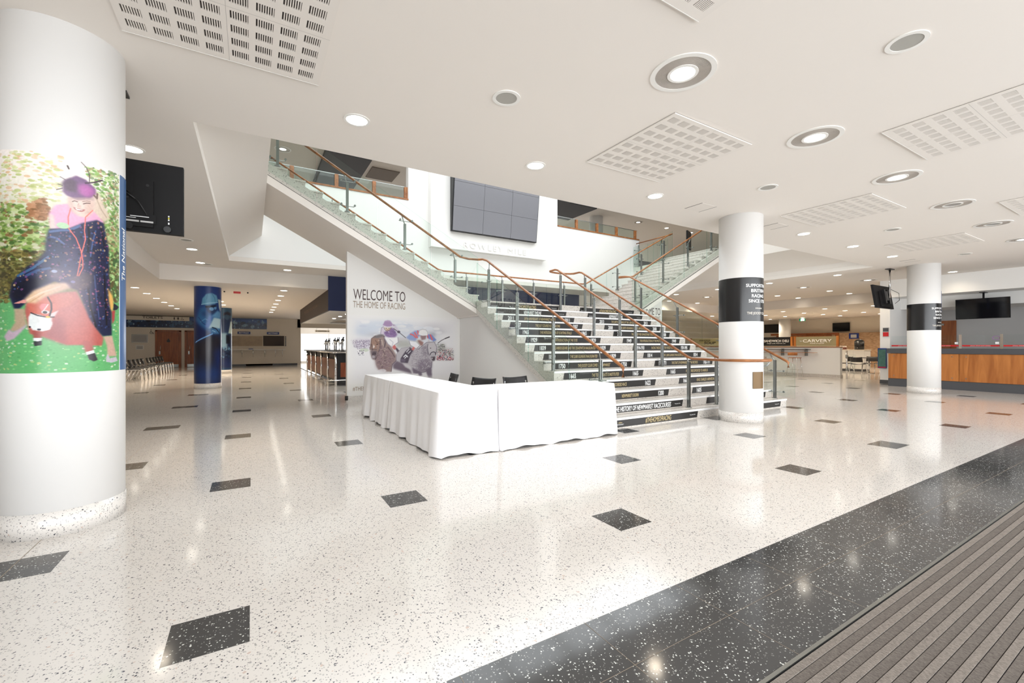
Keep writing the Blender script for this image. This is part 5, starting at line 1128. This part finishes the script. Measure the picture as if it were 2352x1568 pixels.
PMU = [
('e',[(170,803)],(206,214,228),0.8,(22,12)),
('e',[(305,844)],(206,216,230),0.7,(30,12)),
('e',[(471,777)],(206,214,228),0.8,(26,14)),
('e',[(741,831)],(208,205,210),0.7,(26,10)),
('e',[(764,771)],(190,188,196),0.7,(18,5)),
('e',[(223,712)],(190,190,198),0.7,(20,5)),
('e',[(119,753)],(200,208,222),0.7,(14,8)),
('s',[(99,926),(406,928),(536,860),(859,819),(811,734),(449,696),(119,704)],[(222,226,234),(238,236,238),(206,212,226),(242,240,240)],60,(9,3.5),21),
('p',[(37,636),(182,645),(182,514),(91,515),(48,542)],(196,188,204),0.8,4),
('s',[(25,632),(182,638),(178,514),(80,501),(45,529)],[(120,104,132),(236,232,236),(150,136,160),(180,168,186)],420,(0.8,0.8),22),
('e',[(131,486)],(205,214,196),0.9,(9,4)),
('s',[(72,473),(131,486),(135,416),(87,403)],[(120,112,128),(240,240,240)],80,(1,1),23),
('p',[(411,673),(506,671),(519,528),(406,528)],(172,168,160),1,3),
('p',[(415,673),(504,671),(504,631),(419,630)],(196,172,174),1,1),
('p',[(432,622),(458,622),(458,601),(432,601)],(150,112,122),1,0.6),
('p',[(699,754),(764,755),(764,679),(718,694)],(110,110,122),1,3),
('p',[(778,588),(859,581),(864,511),(942,495),(946,324),(774,328)],(184,178,176),0.8,4),
('s',[(778,572),(859,572),(859,465),(778,451)],[(120,124,112),(90,86,86),(170,168,160)],90,(1.3,1.3),24),
('s',[(774,458),(946,511),(951,316),(774,321)],[(200,110,118),(240,236,236),(70,66,86),(190,188,196),(120,128,110)],480,(1,1),25),
('s',[(778,382),(951,370),(946,316),(778,321)],[(204,92,104),(240,236,236),(52,48,70)],200,(1.1,1),26),
('p',[(255,856),(406,891),(536,801),(788,809),(811,526),(406,484),(255,599)],(214,216,224),0.75,9),
('p',[(406,629),(626,632),(626,512),(406,513)],(170,170,160),0.6,5),
('p',[(191,656),(215,684),(289,721),(318,629),(364,528),(406,404),(402,324),(368,267),(359,159),(255,179),(231,258),(220,344),(199,352),(183,429),(178,500),(186,571)],(158,136,132),1,1.5),
('p',[(255,571),(305,528),(389,382),(364,267),(305,169),(239,222),(223,351)],(146,122,128),0.9,4),
('p',[(189,649),(223,670),(260,649),(262,535),(243,457),(217,479),(186,493),(183,571)],(158,126,112),1,1.5),
('p',[(182,479),(239,479),(235,408),(215,344),(195,366)],(120,106,112),1,2),
('e',[(207,387)],(170,160,166),1,(3,3)),
('p',[(201,511),(209,571),(218,528)],(240,232,228),1,0.7),
('l',[(186,500),(239,492)],(96,84,90),1),
('l',[(247,628),(280,628),(289,542)],(200,182,170),1.2),
('l',[(305,600),(305,485),(280,385)],(186,166,158),1.6),
('p',[(199,662),(223,699),(289,729),(297,693),(247,664)],(120,114,116),1,1.5),
('l',[(297,686),(309,600),(301,528)],(110,94,100),3),
('e',[(239,571)],(50,38,40),1,(1.6,1.2)),
('l',[(223,628),(235,599),(255,585)],(118,92,86),1.4),
('l',[(191,571),(199,486)],(100,80,80),1.6),
('p',[(199,457),(231,464),(223,415),(203,415)],(80,66,74),1,1.4),
('e',[(201,426)],(40,32,38),1,(1.2,1)),
('e',[(223,429)],(40,32,38),1,(1.2,1)),
('l',[(264,642),(264,528),(243,414),(223,351)],(96,78,84),1.8),
('l',[(330,528),(364,456),(389,382)],(112,92,98),2.4),
('l',[(280,514),(305,413),(305,312)],(116,96,102),2.4),
('l',[(255,314),(280,242),(289,178)],(112,92,100),2.4),
('s',[(239,599),(322,528),(389,382),(364,239),(280,185),(231,279)],[(176,158,150),(128,106,112),(150,128,128),(140,116,116),(122,100,106),(166,142,136)],420,(1.3,0.7),27),
('e',[(280,178)],(236,232,236),0.8,(9,4)),
('p',[(268,728),(276,814),(293,829),(305,722),(289,714)],(212,200,216),1,1.5),
('p',[(297,754),(322,776),(364,824),(389,796),(413,717),(389,664),(347,656),(305,700)],(140,112,158),1,1.2),
('l',[(334,766),(351,716),(348,658)],(236,230,236),2),
('s',[(301,743),(381,796),(406,724),(351,665)],[(124,98,144),(150,122,168)],40,(2.2,1.2),28),
('p',[(298,822),(359,830),(347,781),(318,769)],(216,200,178),1,1),
('p',[(286,854),(304,919),(330,932),(351,925),(372,872),(364,840),(322,834)],(170,142,180),1,1),
('l',[(289,842),(330,823),(377,839)],(224,214,224),1.6),
('p',[(370,872),(400,858),(377,846)],(160,134,170),1,1),
('p',[(377,839),(398,854),(432,776),(423,718),(402,761),(383,803)],(206,198,212),1,1.5),
('e',[(426,758)],(96,88,104),1,(3.4,3)),
('l',[(381,807),(432,747),(488,671)],(80,74,84),1.2),
('p',[(297,675),(419,673),(421,601),(364,528),(330,575)],(242,240,242),1,1.2),
('l',[(297,675),(330,575),(366,528)],(150,142,156),1),
('l',[(419,673),(423,601),(389,561)],(150,142,156),1),
('l',[(347,643),(377,600),(364,535)],(206,202,212),1.4),
('l',[(268,728),(276,814),(293,832)],(150,140,160),0.9),
('l',[(297,815),(305,786),(322,769),(343,781),(357,817)],(130,104,96),1),
('e',[(316,807)],(90,70,70),1,(1.2,0.8)),
('e',[(341,809)],(90,70,70),1,(1.2,0.8)),
('l',[(320,787),(336,787)],(150,100,96),1),
('l',[(402,339),(406,422),(449,509),(536,535)],(140,132,144),1.1),
('l',[(178,497),(186,571),(193,656),(223,691)],(110,88,84),1.2),
('l',[(406,404),(402,324),(368,267),(359,166)],(110,92,100),1.4),
('p',[(366,528),(388,566),(408,519),(389,484)],(204,112,112),1,1),
('p',[(396,506),(408,519),(436,469),(415,444)],(84,70,84),1,1),
('p',[(402,339),(406,426),(449,509),(536,535),(608,501),(681,602),(755,611),(781,527),(770,412),(764,329),(739,311),(713,376),(734,299),(728,208),(667,143),(581,126),(546,157),(515,247),(449,301)],(186,180,186),1,1.2),
('p',[(590,296),(653,347),(727,329),(728,208),(667,143),(599,154)],(132,120,134),0.9,4),
('p',[(644,527),(685,564),(699,406),(672,361),(644,429)],(146,136,146),0.9,3),
('s',[(536,453),(681,588),(727,299),(718,186),(554,156)],[(160,150,160),(204,200,204),(136,124,138),(176,168,176),(150,140,152)],520,(1.1,0.8),29),
('p',[(691,564),(718,595),(759,603),(779,527),(770,458),(718,413),(699,459)],(200,194,198),1,1.2),
('p',[(690,602),(701,663),(718,610)],(206,200,204),1,0.8),
('p',[(755,603),(771,656),(774,596)],(196,190,194),1,0.8),
('l',[(604,497),(681,601),(755,611),(781,527),(770,412)],(128,120,132),1),
('l',[(734,299),(728,208),(667,143),(581,126)],(110,100,114),1.2),
('e',[(720,512)],(60,50,60),1,(1.6,1)),
('l',[(713,406),(727,443),(750,454),(766,443),(770,404)],(56,50,62),1.5),
('l',[(695,572),(690,527),(699,406)],(90,84,96),1),
('p',[(724,375),(766,378),(762,318),(739,308)],(78,68,76),1,1.5),
('e',[(736,352)],(196,186,190),1,(1.6,1.4)),
('p',[(372,267),(406,328),(515,247),(548,120),(441,173),(377,206)],(116,102,116),1,2),
('p',[(458,286),(515,262),(541,216),(536,179),(484,226)],(206,202,206),1,1.2),
('p',[(548,216),(599,169),(633,145),(641,92),(617,82),(599,124),(557,123)],(120,108,124),1,1.5),
('p',[(672,181),(729,216),(735,45),(699,54),(681,127)],(122,110,126),1,1.5),
('p',[(440,309),(443,359),(484,461),(528,528),(559,482),(528,394),(508,284),(445,298)],(84,74,88),1,1),
('p',[(443,352),(488,344),(484,300),(441,309)],(108,96,114),1,0.8),
('l',[(471,381),(488,410),(506,380)],(236,236,240),2),
('l',[(480,359),(501,395)],(236,236,240),1.5),
('l',[(497,454),(519,498)],(226,226,230),1.5),
('l',[(510,432),(532,468)],(226,226,230),1.3),
('p',[(519,623),(581,609),(617,553),(585,501),(532,557)],(240,238,242),1,1),
('l',[(519,623),(532,557),(585,501),(617,553)],(150,144,156),1),
('l',[(606,732),(615,785),(644,806),(676,796),(693,758),(690,719)],(160,158,162),1),
('p',[(539,487),(559,538),(574,512),(559,479)],(212,116,112),1,1),
('p',[(493,674),(532,742),(572,780),(612,789),(626,714),(599,676),(577,624),(519,638)],(146,162,206),1,1.2),
('l',[(532,727),(559,712),(581,676)],(220,112,116),3),
('l',[(572,750),(585,713),(595,676)],(220,112,116),3),
('l',[(599,777),(604,721)],(220,112,116),3),
('p',[(685,731),(731,724),(778,641),(750,618),(690,670)],(120,140,200),1,1),
('l',[(690,723),(695,671)],(214,104,112),2.4),
('l',[(718,716),(736,648)],(214,104,112),3.4),
('p',[(619,711),(683,712),(672,651),(635,636)],(150,122,124),1,1.2),
('p',[(595,631),(617,639),(653,602),(644,549),(622,557)],(156,118,112),1,1.2),
('p',[(606,732),(615,785),(644,804),(676,794),(692,757),(690,719),(644,716)],(236,234,234),1,1),
('l',[(608,729),(649,711),(692,719)],(250,250,250),1.2),
('l',[(792,592),(826,634),(864,665)],(60,52,58),1.2),
('l',[(864,665),(905,691)],(40,34,40),2)]
# ================================================================ PRINTED GRAPHICS
class Sheet:
    """a printed sheet: W x H samples, wpx x hpx print units; colours 0-255 as printed"""
    def __init__(s, W, H, wpx, hpx, bg):
        s.W, s.H, s.kx, s.ky = W, H, W/wpx, H/hpx; s.a = np.zeros((H, W, 3)); s.a[:] = bg; s.Y, s.X = np.mgrid[0:H, 0:W].astype(float)
    def cv(s, p): return [(x/1000*s.W, y/1000*s.H) for x, y in p]
    def mask(s, pts):
        m = np.zeros((s.H, s.W), bool); n = len(pts)
        for i in range(n):
            (x1, y1), (x2, y2) = pts[i], pts[(i+1) % n]
            if y1 == y2: continue
            c = (s.Y >= min(y1, y2)) & (s.Y < max(y1, y2)) & (s.X < x1+(s.Y-y1)*(x2-x1)/(y2-y1)); m ^= c
        return m
    def blur(s, m, r):
        m = m.astype(float)
        for ax, k in ((0, int(r*s.ky)), (1, int(r*s.kx))):
            for _ in range(2):
                if k < 1: continue
                pad = [(k, k) if a == ax else (0, 0) for a in (0, 1)]
                c = np.cumsum(np.pad(m, pad, 'edge'), axis=ax); c = np.insert(c, 0, 0, axis=ax); n = 2*k+1
                m = (np.take(c, range(n, c.shape[ax]), ax)-np.take(c, range(0, c.shape[ax]-n), ax))/n
        return m
    def mix(s, m, col): s.a = s.a*(1-m[..., None])+np.array(col, float)*m[..., None]
    def disc(s, x, y, rx, ry, col, al=1, hard=True):
        x0, x1 = max(0, int(x-3*rx)), min(s.W, int(x+3*rx)+2); y0, y1 = max(0, int(y-3*ry)), min(s.H, int(y+3*ry)+2)
        if x0 >= x1 or y0 >= y1: return
        d = ((s.X[y0:y1, x0:x1]-x)/rx)**2+((s.Y[y0:y1, x0:x1]-y)/ry)**2
        m = (np.clip((1.25-d)*2, 0, 1) if hard else np.exp(-d*.7))*al
        s.a[y0:y1, x0:x1] = s.a[y0:y1, x0:x1]*(1-m[..., None])+np.array(col, float)*m[..., None]
    def draw(s, ops):
        for o in ops:
            k, p = o[0], s.cv(o[1])
            if k == 'p': s.mix(np.clip(s.blur(s.mask(p), o[4]), 0, 1)*o[3], o[2])
            elif k == 'e':
                rx, ry = o[4][0]*s.kx, o[4][1]*s.ky; s.disc(p[0][0], p[0][1], max(rx, .7), max(ry, .7), o[2], o[3], max(o[4]) < 12)
            elif k == 'l':
                w_ = o[3]/2
                x0 = max(0, int(min(q[0] for q in p)-9)); x1 = min(s.W, int(max(q[0] for q in p)+9)); y0 = max(0, int(min(q[1] for q in p)-9)); y1 = min(s.H, int(max(q[1] for q in p)+9))
                if x1 <= x0 or y1 <= y0: continue
                X = s.X[y0:y1, x0:x1]/s.kx; Y = s.Y[y0:y1, x0:x1]/s.ky; best = np.full(X.shape, 1e9)
                for (ax, ay), (bx, by) in zip(p, p[1:]):
                    ax, bx, ay, by = ax/s.kx, bx/s.kx, ay/s.ky, by/s.ky; dx, dy = bx-ax, by-ay; t = np.clip(((X-ax)*dx+(Y-ay)*dy)/(dx*dx+dy*dy+1e-9), 0, 1)
                    best = np.minimum(best, np.hypot(X-ax-t*dx, Y-ay-t*dy))
                m = np.clip(w_+.6-best, 0, 1); b = s.a[y0:y1, x0:x1]; s.a[y0:y1, x0:x1] = b*(1-m[..., None])+np.array(o[2], float)*m[..., None]
            elif k == 's':
                rn = np.random.default_rng(o[5]); m = s.mask(p); ys_, xs_ = np.nonzero(m)
                if len(xs_) == 0: continue
                for _ in range(o[3]):
                    i = rn.integers(len(xs_)); c = o[2][rn.integers(len(o[2]))]; f = rn.uniform(.5, 1.3)
                    s.disc(xs_[i], ys_[i], max(.6, o[4][0]*s.kx*f), max(.6, o[4][1]*s.ky*f*rn.uniform(.7, 1.2)), c, rn.uniform(.55, .95))
        return s
def print_mat(name, rough):
    m = bpy.data.materials.new(name); m.use_nodes = True; nt = m.node_tree; a = nt.nodes.new('ShaderNodeAttribute'); a.attribute_name = 'ink'
    b = nt.nodes['Principled BSDF']; nt.links.new(a.outputs['Color'], b.inputs['Base Color']); b.inputs['Roughness'].default_value = rough; return m
M_print = print_mat('gloss_print', .28); M_printm = print_mat('matt_print', .7)
def sheet_mesh(name, sh, f, m, parent=None):
    W, H = sh.W, sh.H; us_, vs_ = np.meshgrid(np.arange(W)/(W-1), np.arange(H)/(H-1)); co_ = f(us_.ravel(), vs_.ravel())
    me = bpy.data.meshes.new(name); me.vertices.add(W*H); me.vertices.foreach_set('co', co_.astype(np.float32).ravel())
    a = (np.arange(H-1)[:, None]*W+np.arange(W-1)[None]).ravel(); q = np.stack([a, a+1, a+W+1, a+W], 1).ravel()
    me.loops.add(len(q)); me.loops.foreach_set('vertex_index', q.astype(np.int32)); me.polygons.add(len(a)); me.polygons.foreach_set('loop_start', (np.arange(len(a))*4).astype(np.int32))
    c = np.clip(sh.a/255, 0, 1).reshape(-1, 3); c = np.where(c < .04045, c/12.92, ((c+.055)/1.055)**2.4); at = me.attributes.new('ink', 'FLOAT_COLOR', 'POINT')
    at.data.foreach_set('color', np.concatenate([c, np.ones((len(c), 1))], 1).astype(np.float32).ravel())
    me.update(calc_edges=True); me.polygons.foreach_set('use_smooth', [True]*len(me.polygons)); me.materials.append(m)
    o = bpy.data.objects.new(name, me); C.objects.link(o)
    if parent: put(o, parent)
    return o
def wrap(cx, cy, r, t0, t1, z0, z1):
    def f(u, v):
        th = np.radians(t0+(t1-t0)*u); return np.stack([cx+r*np.cos(th), cy+r*np.sin(th), z0+(z1-z0)*v], 1)
    return f
# child on an inflatable pony, colour photograph round the big column
pc = thing('column_print', 'colour photo print of a child in a purple hat riding an inflatable horse', 'poster', (-1.18, 4.42, 1.1))
sh = Sheet(300, 470, 290, 500, (240, 232, 222)); g = sh.Y/sh.H
base = np.stack([np.interp(g, [0, .3, .42, .6, .8, 1], [120, 126, 120, 178, 236, 246]), np.interp(g, [0, .3, .42, .6, .8, 1], [190, 190, 110, 200, 234, 238]), np.interp(g, [0, .3, .42, .6, .8, 1], [130, 132, 70, 130, 218, 232])], -1)
sh.a[:] = base; sh.draw(PC1)
sh.a = 255*(np.clip(sh.a/255, 0, 1)**np.interp(g, [0, .75, 1], [1.22, 1.2, 1.02])[..., None])*np.interp(g, [0, .7, .9], [.93, .93, 1])[..., None]; rn = np.random.default_rng(3)
sh.a *= (1+.025*sh.blur(rn.normal(0, 1, (sh.H, sh.W)), 1.3)*2.0)[..., None]
sheet_mesh('photo_print', sh, wrap(-1.18, 4.42, .3445, -150, -16.7, 1.10, 2.56), M_print, pc)
MB_ = MB(); r = .3445; q = []
nn = 24
for (t0, t1, nm, mm_) in ((-15.6, 40, 'blue_strip', mat('blue_strip', srgb(64, 100, 148), .3)), (-16.7, -15.6, 'white_border', M_white)):
    m = MB(); vv = []
    for i in range(nn+1):
        th = math.radians(t0+(t1-t0)*i/nn)
        for z in (1.10, 2.565): vv.append((-1.18+r*math.cos(th), 4.42+r*math.sin(th), z))
    m.add(vv, [(2*i, 2*i+2, 2*i+3, 2*i+1) for i in range(nn)], 0, True); m.build(nm, mm_, pc)
me = text_mesh('The National', 1, 1, 0, .01, shear=.15); xs_ = [v.co.x for v in me.vertices]; k = .40/(max(xs_)-min(xs_)); bm = bmesh.new(); bm.from_mesh(me)
for v in bm.verts:
    th = math.radians(-3.6)-v.co.y*.075/.3445; v.co = Vector((-1.18+.347*math.cos(th), 4.42+.347*math.sin(th), 1.775+(v.co.x-min(xs_))*k))
bmesh.ops.recalc_face_normals(bm, faces=bm.faces); me2 = bpy.data.meshes.new('lettering'); bm.to_mesh(me2); bm.free(); me2.materials.append(M_white); o = bpy.data.objects.new('lettering', me2); C.objects.link(o); put(o, pc)
# jockeys on the blue columns
pc = thing('column_print', 'blue toned print of a helmeted jockey with a whip round the nearer far column', 'poster', (-1.13, 16.1, .16))
sh = Sheet(150, 300, 120, 226, (24, 52, 112)); g = sh.Y/sh.H; sh.a *= (0.75+.35*np.cos((g-.9)*2.5))[..., None]; sh.draw(PC4)
sheet_mesh('photo_print', sh, wrap(-1.13, 16.1, .3445, -185, 5, .16, 3.05), M_print, pc)
pc = thing('column_print', 'blue toned print of standing riders round the farther far column', 'poster', (-1.13, 24.6, .16))
sh = Sheet(80, 170, 70, 140, (44, 80, 110)); sh.draw(PC5)
sheet_mesh('photo_print', sh, wrap(-1.13, 24.6, .3445, -185, 5, .16, 3.05), M_print, pc)
# racing mural under each upper flight
def mural(x, label):
    t = thing('wall_mural', label, 'mural', (x+2, YW, .4)); y = YW-.003
    text('headline', 'WELCOME TO', (x+.136, y-.001, 2.352), (1, 0, 0), M_txt, .245, 1.215, 'LEFT', t, bold=-.004)
    text('subheading', 'THE HOME OF RACING', (x+.132, y-.001, 2.165), (1, 0, 0), M_txt2, .15, 1.215, 'LEFT', t, bold=-.006)
    text('hashtag', '#THEHOMEOFRACING', (x+.122, y-.001, .245), (1, 0, 0), M_txt2, .095, .95, 'LEFT', t)
    sh = Sheet(430, 260, 245, 152, (236, 234, 236)); sh.draw(PMU)
    ex_ = np.minimum(np.minimum(sh.X/sh.W, 1-sh.X/sh.W)*14, np.minimum(sh.Y/sh.H, 1-sh.Y/sh.H)*10).clip(0, 1)[..., None]; bgc = np.array([240., 238, 236])
    sh.a = sh.a*ex_+bgc*(1-ex_)
    def f(u, v): return np.stack([x+.02+2.74*u, np.full_like(u, y), .4+1.6*v], 1)
    sheet_mesh('painting', sh, f, M_printm, t); return t
mural(1.88, 'racing mural of two jockeys on galloping horses headed WELCOME TO THE HOME OF RACING')
t = thing('wall_mural', 'right-hand welcome mural mostly hidden behind the stairs', 'mural', (11.5, YW, .4)); y = YW-.003
text('headline', 'WELCOME TO', (12.33, y-.001, 2.352), (1, 0, 0), M_txt, .245, 1.215, 'RIGHT', t, bold=-.004)
text('subheading', 'THE HOME OF RACING', (12.33, y-.001, 2.165), (1, 0, 0), M_txt2, .15, 1.215, 'RIGHT', t, bold=-.006)
# frieze of runners above the toilet doors
rn = np.random.default_rng(4); sh = Sheet(620, 60, 620, 60, (26, 54, 104)); g = sh.Y/sh.H; sh.a *= (.8+.6*np.exp(-((g-.75)/.2)**2))[..., None]
for i in range(60):
    x = rn.uniform(0, 620); c = [(16, 26, 54), (60, 100, 140), (130, 160, 180), (30, 40, 70)][rn.integers(4)]
    sh.disc(x, rn.uniform(8, 44), rn.uniform(4, 12), rn.uniform(4, 10), c, .8)
for i in range(240): sh.disc(rn.uniform(0, 620), rn.uniform(2, 50), rn.uniform(1, 3), rn.uniform(1, 5), [(14, 22, 44), (150, 180, 196), (70, 110, 150), (40, 60, 90)][rn.integers(4)], .8)
t = thing('frieze_print', 'blue frieze of galloping racehorses above the toilet doors and betting window', 'frieze', (-3, YB, 2.4))
def f(u, v): return np.stack([-7+7.87*u, np.full_like(u, YB-.012), 2.35+.68*v], 1)
sheet_mesh('print', sh, f, M_print, t); MB().box(-7, .87, YB-.01, YB, 2.35, 3.03).build('backing_board', M_navy, t)
